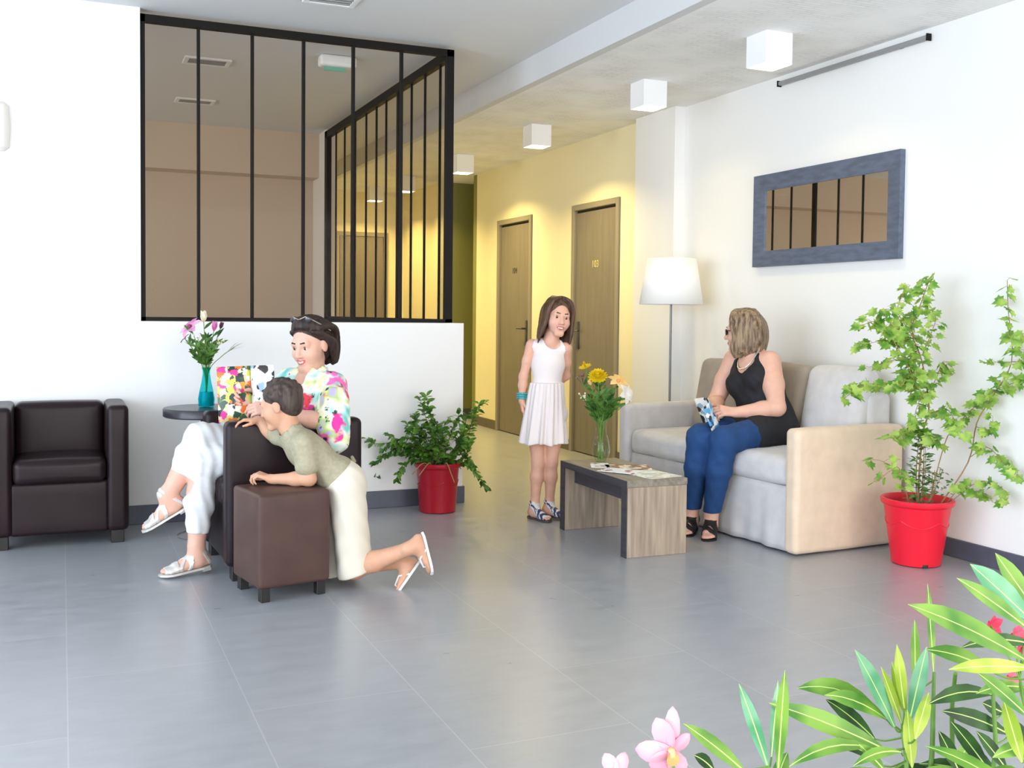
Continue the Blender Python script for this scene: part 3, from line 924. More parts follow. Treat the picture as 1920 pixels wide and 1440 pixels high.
# ---------------------------------------------------------------- anatomy templates
def head_prims(H, neck, smile=0., child=False):
    L = [
        ('e', (0, -.018, .038), (.074, .094, .080), .02),
        ('e', (0, .020, -.010), (.066, .070, .085), .03),
        ('e', (0, .034, -.055), (.052, .050, .058), .03),
        ('c', (-.013, .074, -.103), (.013, .074, -.103), .018, .018, .025),
        ('e', (-.036, .055, -.034), (.026, .026, .024), .03), ('e', (.036, .055, -.034), (.026, .026, .024), .03),
        ('c', (-.036, .076, .020), (.036, .076, .020), .013, .013, .02),
        ('e', (-.031, .096, .000), (.019, .014, .011), .012, 1), ('e', (.031, .096, .000), (.019, .014, .011), .012, 1),
        ('c', (0, .086, .010), (0, .107, -.032), .007, .012, .012),
        ('e', (-.012, .095, -.036), (.008, .010, .007), .008), ('e', (.012, .095, -.036), (.008, .010, .007), .008),
        ('c', (-.022, .079, -.063 + .006 * smile), (0, .090, -.065), .006, .008, .010), ('c', (.022, .079, -.063 + .006 * smile), (0, .090, -.065), .006, .008, .010),
        ('c', (-.014, .083, -.074), (.014, .083, -.074), .007, .007, .012),
        ('e', (-.076, -.008, -.008), (.010, .020, .031), .008), ('e', (.076, -.008, -.008), (.010, .020, .031), .008),
        # eyelids
        ('c', (-.043, .078, .005), (-.020, .083, .006), .0045, .0045, .006), ('c', (.043, .078, .005), (.020, .083, .006), .0045, .0045, .006),
    ]
    P = fprims(H, L)
    P.append(cone(H.p((0, -.030, -.050)), neck, .045 * H.s, .050 * H.s, .014 * H.s))
    return P

def hand_prims(Fm, curl=.5, side=1, thumb_in=.3, spread=1.):
    """Fm: origin wrist, +y along the fingers, +z back of the hand; side: +1 thumb on +x"""
    L = [('c', (0, -.02, 0), (0, .01, 0), .024, .026, .012)]
    xs = [.030, .010, -.010, -.029]; ln = [(.042, .026, .020), (.046, .029, .021), (.042, .027, .020), (.033, .021, .018)]
    ky = [.088, .092, .088, .078]
    for i in range(4):
        x = xs[i] * side
        L.append(('c', (x * .55, .012, 0), (x, ky[i], .001), .0155, .0118, .012))
        p = np.array([x, ky[i], .001]); a = -.12
        for j in range(3):
            a -= curl * (.75, 1.0, .7)[j] * (1 + .12 * i)
            d = np.array([x * .10 * spread * (1 - j * .5) * 4, math.cos(a), math.sin(a)]); d /= np.linalg.norm(d)
            q = p + d * ln[i][j]
            L.append(('c', tuple(p), tuple(q), (.0092, .0083, .0074)[j], (.0085, .0075, .0062)[j], .0035))
            p = q
    x = side
    t0 = np.array([.018 * x, .018, -.006]); t1 = np.array([.043 * x, .046, -.012 - .02 * thumb_in]); t2 = np.array([(.055 - .014 * thumb_in) * x, .074, -.018 - .03 * thumb_in]); t3 = np.array([(.058 - .03 * thumb_in) * x, .098, -.022 - .036 * thumb_in])
    L += [('c', tuple(t0), tuple(t1), .016, .0125, .012), ('c', tuple(t1), tuple(t2), .0115, .0098, .004), ('c', tuple(t2), tuple(t3), .0098, .0075, .004)]
    return fprims(Fm, L)

def foot_prims(Fm):
    """origin ankle joint, +y toes, +z up the shin; sole at z = -.080"""
    L = [('c', (0, -.002, .02), (0, -.004, -.02), .036, .036, .02),
         ('c', (0, -.040, -.052), (0, -.02, -.050), .028, .029, .02),
         ('c', (0, -.01, -.03), (.006, .095, -.060), .036, .020, .025),
         ('c', (-.016, .0, -.058), (-.022, .10, -.064), .022, .016, .02), ('c', (.014, .0, -.058), (.022, .105, -.062), .022, .018, .02)]
    for i, (x, y, r) in enumerate(((.028, .158, .0115), (.010, .163, .0090), (-.004, .157, .0085), (-.017, .147, .0080), (-.029, .133, .0075))):
        L.append(('c', (x * .85, .105, -.064), (x, y, -.070), r + .003, r, .006))
    return fprims(Fm, L)

def foot_axes(F, h=.0035):
    P = foot_prims(F); return P, grid(P, h, .03)

def sole_obj(name, F, parent, base, mat, th=.008, pad=.006, z=-.080, heel=0., tip=.178):
    """a flat sandal sole following the outline of the foot"""
    out = [(-.026, -.052), (-.034, -.02), (-.034, .03), (-.040, .09), (-.040, .13), (-.026, .158), (.0, tip), (.026, tip + .002), (.040, .15), (.040, .10), (.028, .03), (.030, -.02), (.022, -.056), (0, -.070)]
    mb = MB()
    rows = []
    for (x, y) in out:
        rows.append((mb.bm.verts.new(F.p((x * 1.05, y, z)) - base), mb.bm.verts.new(F.p((x * 1.05, y, z - th)) - base)))
    mb.bm.faces.new([r[0] for r in rows]); mb.bm.faces.new([r[1] for r in reversed(rows)])
    n = len(rows)
    for k in range(n):
        a, b = rows[k], rows[(k + 1) % n]
        mb.bm.faces.new((a[0], a[1], b[1], b[0]))
    if heel:
        hp = [(-.024, -.056), (-.026, -.015), (.022, -.015), (.020, -.058)]
        tops = [mb.bm.verts.new(F.p((x, y, z - th)) - base) for x, y in hp]
        bots = [mb.bm.verts.new(F.p((x * .8, y, z - th - heel)) - base) for x, y in hp]
        mb.bm.faces.new(tops); mb.bm.faces.new(list(reversed(bots)))
        for k in range(4): mb.bm.faces.new((tops[k], bots[k], bots[(k + 1) % 4], tops[(k + 1) % 4]))
    return mb.build(name, mat, parent, smooth=False)

def straps_obj(name, F, planes, parent, base, mat, off=.0035):
    """bands lying on the foot: each plane is (point, normal, half width) in the foot's own units"""
    P, AX = foot_axes(F, .003)
    d0 = field(P, AX) - off * F.s
    acc = None
    X, Y, Z = mesh3(AX)
    for pt, n, w in planes:
        b = np.maximum(d0, np.abs(plane(AX, F.p(pt), F.m @ np.asarray(n, float))) - w * F.s)
        acc = b if acc is None else np.minimum(acc, b)
    # nothing under the sole
    acc = np.maximum(acc, -plane(AX, F.p((0, 0, -.079)), F.m @ np.array([0, 0, 1.])))
    return sdf_obj(name, acc.astype(np.float32), AX, mat, parent, base, 1)

def eyes_obj(H, parent, base, iris, shut=0.):
    mats = [MT['eye_white'], iris, MT['pupil']]
    for sx in (-1, 1):
        ctr = np.array(H.p((sx * .031, .0735, -.001)))
        mb = MB()
        q = bmesh.ops.create_uvsphere(mb.bm, u_segments=16, v_segments=10, radius=.0125 * H.s)
        for v in q['verts']: v.co = Vector(ctr - base) + v.co
        o = mb.build('eye', mats, parent)
        for p in o.data.polygons:
            f = unit(np.array(p.center) - (ctr - base)) @ H.y
            p.material_index = 2 if f > .93 else (1 if f > .80 else 0)

def brows_obj(H, parent, base, mat):
    for s in (-1, 1):
        for nm, L in (('eyebrow', [('c', (s * .016, .0915, .0245), (s * .034, .0895, .0275), .0036, .0036, .004), ('c', (s * .034, .0895, .0275), (s * .048, .0775, .0215), .0034, .0020, .004)]),
                      ('eyelashes', [('c', (s * .019, .0855, .0055), (s * .033, .0865, .0075), .0016, .0022, .002), ('c', (s * .033, .0865, .0075), (s * .045, .0785, .0045), .0022, .0014, .002)])):
            P = fprims(H, L); AX = grid(P, .0018 * H.s + .0003, .012)
            sdf_obj(nm, field(P, AX), AX, mat, parent, base, 1)

def face_pick(H, smile):
    """material slots of the body: 0 skin, 1 lips, 2 teeth"""
    def f(c):
        q = (c - H.o) @ H.m / H.s
        x, y, z = q[:, 0], q[:, 1], q[:, 2]
        zc = -.066 + .006 * smile * (np.abs(x) / .022) ** 2
        k = np.zeros(len(c))
        k[(np.abs(x) < .026) & (np.abs(z - zc) < .0105 * np.sqrt(np.maximum(0, 1 - (x / .027) ** 2)) + .001) & (y > .06)] = 1
        if smile > .6:
            k[(np.abs(x) < .015) & (np.abs(z - zc) < .0026) & (y > .06)] = 2
        return k
    return f

def limb(a, b, c, r, k=.02):
    """two-segment limb with a fuller upper part of each segment"""
    a, b, c = [np.asarray(v, float) for v in (a, b, c)]
    return [cone(a, a + (b - a) * .5, r[0], r[1], k), cone(a + (b - a) * .5, b, r[1], r[2], k),
            cone(b, b + (c - b) * .35, r[2], r[3], k), cone(b + (c - b) * .35, c, r[3], r[4], k)]

def torso(J, s=1., female=True, bust=1., belly=0., wd=1.):
    """torso primitives from joints: hipL hipR shL shR neck"""
    pel = (J['hipL'] + J['hipR']) / 2; sh = (J['shL'] + J['shR']) / 2
    upv = unit(J['neck'] - pel); rx = J['shR'] - J['shL']; rx = unit(rx - upv * (rx @ upv)); fy = np.cross(upv, rx)
    m = np.stack([rx, fy, upv], 1); Lh = np.linalg.norm(sh - pel)
    P = [cone(J['hipL'], J['hipR'], .098 * s * wd, .098 * s * wd, .03 * s),
         ell(pel + upv * .05 * s, (.150 * s * wd, .112 * s * wd, .11 * s), m, .04 * s),
         ell(pel + (sh - pel) * .45 + fy * .004 * s, ((.120 + .04 * belly) * s * wd, (.092 + .05 * belly) * s * wd, .15 * s), m, .05 * s),
         ell(pel + (sh - pel) * .74, (.142 * s * wd, .103 * s * wd, .15 * s), m, .04 * s),
         cone(J['shL'] + (sh - J['shL']) * .12, J['shR'] + (sh - J['shR']) * .12, .047 * s, .047 * s, .035 * s),
         cone(J['neck'] - upv * .02 * s, J['neck'] + upv * .02 * s, .055 * s, .050 * s, .04 * s)]
    if female and bust:
        for q in (-1, 1):
            P.append(ell(pel + (sh - pel) * .70 + rx * q * .068 * s + fy * .072 * s, np.array([.060, .055, .060]) * s * bust, m, .03 * s))
    return P, m, pel, sh

def skin(name, col):
    return M(name, col, .48, sss=.12, spec=.4, noise=(30, .05))
MT['skin_a'] = skin('skin_fair', (.72, .42, .32)); MT['skin_b'] = skin('skin_rosy', (.74, .42, .31)); MT['skin_c'] = skin('skin_tanned', (.62, .34, .22))
MT['lips'] = M('lips', (.55, .16, .15), .4); MT['teeth'] = M('teeth', (.85, .83, .78), .3)
MT['eye_white'] = M('eye_white', (.62, .58, .56), .25); MT['pupil'] = M('pupil', (.01, .008, .008), .1)
MT['iris_br'] = M('iris_brown', (.10, .05, .025), .15)
def hair_mat(name, c1, c2):
    m = bpy.data.materials.new(name); m.use_nodes = True
    t = NT(m); b = t.n['Principled BSDF']; b.inputs['Roughness'].default_value = .5; b.inputs['Specular IOR Level'].default_value = .35
    tc = t.new('ShaderNodeTexCoord'); mp = t.new('ShaderNodeMapping'); mp.inputs['Scale'].default_value = (1, 1, .10)
    t.lk(tc.outputs['Object'], mp.inputs[0])
    nz = t.new('ShaderNodeTexNoise'); nz.inputs['Scale'].default_value = 70; nz.inputs['Distortion'].default_value = .35; nz.inputs['Detail'].default_value = 4
    t.lk(mp.outputs[0], nz.inputs['Vector'])
    rp = t.ramp(nz.outputs['Fac'], [(.35, c1 + (1,)), (.66, c2 + (1,))]); t.lk(rp.outputs[0], b.inputs['Base Color'])
    bp = t.new('ShaderNodeBump'); bp.inputs['Strength'].default_value = .22; bp.inputs['Distance'].default_value = .002
    t.lk(nz.outputs['Fac'], bp.inputs['Height']); t.lk(bp.outputs[0], b.inputs['Normal'])
    return m
MT['hair_dark'] = hair_mat('dark_brown_hair', (.012, .007, .006), (.050, .028, .022))
MT['hair_brown'] = hair_mat('brown_hair', (.045, .022, .014), (.135, .072, .045))
MT['hair_streak'] = hair_mat('streaked_light_brown_hair', (.075, .044, .026), (.34, .24, .15))
MT['hair_boy'] = hair_mat('short_brown_hair', (.030, .020, .017), (.085, .058, .048))

def locks(H, L, k=.010):
    """hair locks: smooth curves in head units with radii"""
    P = []
    for pts, rs in L:
        Q = np.array([2 * np.array(pts[0]) - pts[1]] + [np.array(p) for p in pts] + [2 * np.array(pts[-1]) - pts[-2]], float)
        pr, rr = [], []
        for i in range(len(pts) - 1):
            a, b, c, d = Q[i:i + 4]
            for j in range(4):
                t = j / 4.
                pr.append(.5 * ((2 * b) + (c - a) * t + (2 * a - 5 * b + 4 * c - d) * t * t + (3 * b - a - 3 * c + d) * t ** 3)); rr.append(rs[i] + (rs[i + 1] - rs[i]) * t)
        pr.append(Q[-2]); rr.append(rs[-1])
        for p, q, r1, r2 in zip(pr, pr[1:], rr, rr[1:]):
            P += fprims(H, [('c', p, q, r1, r2, k)])
    return P

def A(*v): return np.array(v, float)
# ------------------------------------------------------------------ woman with the magazine
def person_w1():
    base = A(.70, 4.93, 0)
    t = thing('person', 'seated woman in a flowered blouse and white trousers, legs crossed, holding a magazine', 'person', tuple(base))
    J = dict(hipL=A(1.01, 4.905, .545), hipR=A(1.01, 5.075, .545), kneeL=A(.585, 4.905, .505), ankL=A(.555, 4.875, .108),
             kneeR=A(.585, 4.955, .615), ankR=A(.435, 4.95, .345), neck=A(1.105, 4.955, .905), shL=A(1.175, 4.825, .850), shR=A(1.015, 5.085, .862),
             elL=A(1.115, 4.635, .690), wrL=A(.885, 4.745, .752), elR=A(.92, 5.03, .70), wrR=A(.815, 4.915, .795))
    f = unit((-.74, -.60, -.22)); H = Frame(A(1.092, 4.945, 1.045), f, unit((-.16, -.10, 1.)), 1.0)
    T, m, pel, sh = torso(J, 1., True, .95, .2, 1.02)
    legs = limb(J['hipL'], J['kneeL'], J['ankL'], (.092, .078, .058, .056, .036)) + limb(J['hipR'], J['kneeR'], J['ankR'], (.092, .078, .058, .056, .036))
    arms = limb(J['shL'], J['elL'], J['wrL'], (.050, .045, .038, .037, .026)) + limb(J['shR'], J['elR'], J['wrR'], (.050, .045, .038, .037, .026))
    FL = Frame(J['ankL'], (-.97, -.18, -.10), (0.0, .0, 1), .95)
    FR = Frame(J['ankR'], (-.84, .08, -.48), (-.48, .0, .84), .95)
    HL = Frame(J['wrL'], (-.93, .25, .10), (.05, -.75, .65), .92)
    HR = Frame(J['wrR'], (-.80, -.45, .22), (-.35, .90, .35), .92)
    hands = hand_prims(HL, .55, 1, .5) + hand_prims(HR, .55, -1, .5)
    body = T + legs + arms + hands + foot_prims(FL) + foot_prims(FR) + head_prims(H, J['neck'], 1.)
    AX = grid(body, .0075, .02, [(H.o, .13, .0038), ((HL.p((0, .06, 0)) + HR.p((0, .06, 0))) / 2, .11, .0045)])
    sdf_obj('body', field(body, AX), AX, [MT['skin_a'], MT['lips'], MT['teeth']], t, base, 2, face_pick(H, 1.))
    eyes_obj(H, t, base, MT['iris_br']); brows_obj(H, t, base, MT['hair_dark'])
    # blouse: torso and half sleeves, deep V neckline, flared hem
    bl = grow(T, .012) + [cone(J['shL'], J['elL'] + (J['elL'] - J['shL']) * .02, .058, .062, .03), cone(J['shR'], J['elR'], .058, .058, .03)]
    bl += [cone(pel + m[:, 2] * .10, pel + m[:, 2] * -.02 + A(.05, -.03, 0), .125, .150, .05), cone(A(1.150, 4.690, .800), A(1.135, 4.618, .620), .062, .062, .05),
           cone(A(1.16, 4.835, .84), A(1.155, 4.79, .70), .06, .085, .05)]
    AX = grid(bl, .0055)
    d = field(bl, AX)
    X, Y, Z = mesh3(AX)
    fwd = m[:, 1]
    vneck = [cone(J['neck'] + fwd * .10 + A(0, 0, .03), J['neck'] + fwd * .125 - A(0, 0, .165), .058, .004, .01), cone(J['neck'] + A(0, 0, .10), J['neck'] - A(0, 0, .015), .070, .062, .01)]
    d = np.maximum(d, -field(vneck, AX))
    d = d + (.0025 * np.sin(X * 95 + Z * 40) * np.sin(Y * 80 + Z * 30)).astype(np.float32)
    d = np.maximum(d, -plane(AX, (0, 0, .50), (0, 0, 1)))
    MT['blouse'] = blouse_mat()
    sdf_obj('blouse', d, AX, MT['blouse'], t, base, 3)
    # trousers to mid-calf
    tr = [cone(J['hipL'], J['hipR'], .112, .112, .04), ell(pel + m[:, 2] * .03, (.160, .124, .10), m, .04)]
    for s_ in 'LR':
        h, k, a = J['hip' + s_], J['knee' + s_], J['ank' + s_]
        e = k + (a - k) * (.80 if s_ == 'L' else .60)
        tr += [cone(h, k, .100, .070, .03), cone(k, k + (e - k) * .55, .070, .066, .02), cone(k + (e - k) * .55, e, .066, .052, .02)]
    AX = grid(tr, .007)
    d = field(tr, AX); X, Y, Z = mesh3(AX)
    d = d + (.0045 * np.sin(Z * 52 + X * 70 + Y * 30) * np.sin(X * 50 - Z * 36 + 1.5 * np.sin(Z * 20))).astype(np.float32)
    for s_, fr in (('L', .80), ('R', .60)):
        k, a = J['knee' + s_], J['ank' + s_]; q = k + (a - k) * fr; n = unit(a - k)
        near = np.sqrt((X - q[0]) ** 2 + (Y - q[1]) ** 2 + (Z - q[2]) ** 2) < .12
        d = np.where(near, np.maximum(d, plane(AX, q, n)), d)
    sdf_obj('trousers', d.astype(np.float32), AX, M('white_cotton', (.70, .72, .735), .8), t, base, 1)
    # hair swept back to the nape, sunglasses pushed up on it
    hp = fprims(H, [('e', (0, -.024, .046), (.083, .098, .086), .02), ('e', (0, -.062, -.015), (.070, .052, .085), .03)])
    for i in range(11):
        x = (i - 5) / 5.
        hp += locks(H, [([(x * .055, .068 - .040 * x * x, .100 - .030 * x * x), (x * .075, .035 - .03 * x * x, .128 - .045 * x * x), (x * .082, -.050, .115 - .04 * x * x), (x * .078, -.105, .045), (x * .070, -.108, -.040), (x * .066, -.092, -.108 - .006 * (i % 3))], [.008, .013, .014, .014, .014, .008])], .012)
    for s_ in (-1, 1):
        for i in range(4):
            hp += locks(H, [([(s_ * (.064 + .004 * i), .050 - .018 * i, .072 - .012 * i), (s_ * .083, .0 - .02 * i, .045 - .012 * i), (s_ * .084, -.045 - .008 * i, -.025), (s_ * (.074 - .006 * i), -.066 - .008 * i, -.105)], [.008, .012, .013, .008])], .010)
    AX = grid(hp, .0042)
    d = field(hp, AX)
    d = np.maximum(d, -field(fprims(H, [('e', (0, .085, -.025), (.066, .085, .100), .01)]), AX))
    sdf_obj('hair', d, AX, MT['hair_dark'], t, base, 1)
    mb = MB()
    Fg = H
    def lens(s_):
        q = bmesh.ops.create_uvsphere(mb.bm, u_segments=16, v_segments=10, radius=1.)
        for v in q['verts']:
            w = (s_ * .036 + v.co.x * .030, .046 + v.co.y * .006 - abs(v.co.x * .03 + .0) * .2, .128 + v.co.z * .019)
            v.co = Vector(Fg.p(w)) - Vector(base)
    lens(-1); lens(1)
    g = mb.build('sunglasses', M('dark_lens', (.02, .015, .015), .12, spec=.8), t)
    mb = MB()
    for s_ in (-1, 1):
        mb.tube([Vector(Fg.p(q)) - Vector(base) for q in ((s_ * .066, .036, .126), (s_ * .088, -.005, .09), (s_ * .092, -.05, .055))], .0025, 6)
    mb.tube([Vector(Fg.p(q)) - Vector(base) for q in ((-.012, .055, .130), (0, .058, .133), (.012, .055, .130))], .003, 6)
    mb.tube([Vector(Fg.p(q)) - Vector(base) for q in ((-.066, .036, .126), (-.036, .050, .146), (0, .058, .133), (.036, .050, .146), (.066, .036, .126))], .0022, 6)
    mb.build('sunglasses_frame', M('glasses_frame', (.45, .42, .36), .3, metal=.5), g)
    # sandals with cut-out straps
    ms = M('silver_sandal', (.66, .63, .60), .35, metal=.25)
    for F_, nm in ((FL, 'L'), (FR, 'R')):
        s = thing('sandal', None, None); s.parent = t
        sole_obj('sole', F_, s, base, ms, .010, heel=.014 if nm == 'L' else .012)
        straps_obj('strap', F_, [((0, .125, -.06), (0, 1, .25), .028), ((0, .055, -.03), (.5, .8, .2), .008), ((0, .055, -.03), (-.5, .8, .2), .008),
                                 ((0, .0, .005), (0, -.35, 1), .008), ((0, -.045, -.045), (0, 1, -.5), .008)], s, base, ms)
    return t
person_w1()

# ------------------------------------------------------------------ boy on the pouf
def person_boy():
    base = A(1.12, 4.42, 0)
    t = thing('person', 'small boy in a khaki shirt and cream shorts kneeling and leaning over the brown pouf', 'person', tuple(base))
    J = dict(hipL=A(1.13, 4.405, .455), hipR=A(1.13, 4.525, .455), kneeL=A(1.165, 4.385, .085), ankL=A(1.365, 4.215, .195),
             kneeR=A(1.135, 4.525, .072), ankR=A(1.360, 4.335, .105), neck=A(.905, 4.515, .690), shL=A(.945, 4.415, .635), shR=A(.905, 4.600, .650),
             elL=A(.965, 4.395, .487), wrL=A(.820, 4.475, .482), elR=A(.860, 4.655, .655), wrR=A(.800, 4.675, .715))
    H = Frame(A(.868, 4.525, .795), unit((-.80, .52, -.25)), unit((-.12, .06, 1.)), .84)
    T, m, pel, sh = torso(J, .70, False)
    legs = limb(J['hipL'], J['kneeL'], J['ankL'], (.064, .058, .044, .043, .027)) + limb(J['hipR'], J['kneeR'], J['ankR'], (.064, .058, .044, .043, .027))
    arms = limb(J['shL'], J['elL'], J['wrL'], (.038, .034, .029, .028, .020)) + limb(J['shR'], J['elR'], J['wrR'], (.038, .034, .029, .028, .020))
    FL = Frame(J['ankL'], (.20, -.16, -.97), (-.97, .10, -.20), .76)
    FR = Frame(J['ankR'], (-.62, -.05, -.78), (-.72, .40, .57), .76)
    HL = Frame(J['wrL'], (-.80, .38, .30), (.25, -.30, .92), .68)
    HR = Frame(J['wrR'], (-.95, .12, .02), (.0, .15, 1), .68)
    hands = hand_prims(HL, .75, 1, .8) + hand_prims(HR, .45, -1, .5)
    body = T + legs + arms + hands + foot_prims(FL) + foot_prims(FR) + head_prims(H, J['neck'], .5)
    AX = grid(body, .0065, .02, [(H.o, .11, .0042), (HL.p((0, .05, 0)), .07, .0036), (HR.p((0, .05, 0)), .07, .004)])
    sdf_obj('body', field(body, AX), AX, [MT['skin_c'], MT['lips'], MT['teeth']], t, base, 2, face_pick(H, .5))
    eyes_obj(H, t, base, MT['iris_br']); brows_obj(H, t, base, MT['hair_boy'])
    sl = J['shL'] + (J['elL'] - J['shL']) * .62; sr = J['shR'] + (J['elR'] - J['shR']) * .6
    st = grow(T, .011) + [cone(J['shL'], sl, .049, .050, .025), cone(J['shR'], sr, .049, .048, .025)]
    AX = grid(st, .0048); d = field(st, AX); X, Y, Z = mesh3(AX)
    d = d + (.0026 * np.sin(X * 70 + Z * 50) * np.sin(Y * 55 - X * 40)).astype(np.float32)
    d = np.maximum(d, -field([cone(J['neck'] + m[:, 2] * .08, J['neck'] + m[:, 2] * .004, .055, .046, .01)], AX))
    d = np.maximum(d, -plane(AX, pel + m[:, 2] * .012, m[:, 2]))
    sdf_obj('shirt', d.astype(np.float32), AX, M('khaki_shirt', (.38, .35, .24), .85, noise=(60, .12)), t, base, 4)
    sh_ = [cone(J['hipL'], J['hipR'], .082, .082, .03), ell(pel + m[:, 2] * .02, (.118, .094, .075), m, .03)]
    for s_ in 'LR':
        h, k = J['hip' + s_], J['knee' + s_]; e = h + (k - h) * 1.02
        sh_ += [cone(h, e, .080, .078, .025)]
    AX = grid(sh_, .005); d = field(sh_, AX); X, Y, Z = mesh3(AX)
    d = d + (.003 * np.sin(Z * 45 + X * 60) * np.sin(Y * 60 + Z * 20)).astype(np.float32)
    d = np.maximum(d, -plane(AX, (1.165, 4.4, .060), unit((-.35, .1, 1))))
    d = np.maximum(d, plane(AX, pel + m[:, 2] * .045, m[:, 2]))
    sdf_obj('shorts', d, AX, M('cream_shorts', (.68, .63, .53), .85), t, base, 1)
    MB().tube([Vector(q) - Vector(base) for q in (pel + m[:, 2] * .03 - m[:, 1] * .09 + m[:, 0] * -.03, pel + m[:, 2] * .045 - m[:, 1] * .105, pel + m[:, 2] * .02 - m[:, 1] * .105 + m[:, 0] * .03)], .008, 8).build('waist_tie', M('khaki_tie', (.33, .30, .20), .85), t)
    hp = fprims(H, [('e', (0, -.024, .044), (.084, .106, .088), .02), ('e', (0, -.062, -.01), (.070, .056, .066), .03)])
    rng = random.Random(4)
    for k in range(46):
        a = rng.uniform(0, 2 * PI); e = rng.uniform(-.1, 1.45)
        dx, dy, dz = math.cos(e) * math.cos(a), math.cos(e) * math.sin(a), math.sin(e)
        if dy > .55 and dz < .45: continue
        p = (dx * .080, -.024 + dy * .100, .044 + dz * .084)
        q = (p[0] * 1.05 + rng.uniform(-.01, .01), p[1] + .016 * (1 if dz > .5 else -.3), p[2] + (.008 if dz > .5 else -.022))
        hp += fprims(H, [('c', p, q, .012, .004, .012)])
    AX = grid(hp, .0042); d = field(hp, AX)
    d = np.maximum(d, -field(fprims(H, [('e', (0, .085, -.025), (.074, .075, .105), .01), ('e', (-.08, .0, -.02), (.02, .028, .04), .01), ('e', (.08, .0, -.02), (.02, .028, .04), .01)]), AX))
    sdf_obj('hair', d, AX, MT['hair_boy'], t, base, 1)
    ms = M('pale_flip_flop', (.74, .72, .70), .55)
    for F_ in (FL, FR):
        s = thing('flip_flop', None, None); s.parent = t
        sole_obj('sole', F_, s, base, ms, .014, z=-.075)
        mb = MB()
        for x in (-.034, .032):
            mb.tube([Vector(F_.p(q)) - Vector(base) for q in ((.002, .125, -.078), (.002, .122, -.045), (x * .7, .07, -.032), (x * 1.05, .025, -.078))], .0042, 6)
        mb.build('strap', ms, s)
    return t
person_boy()

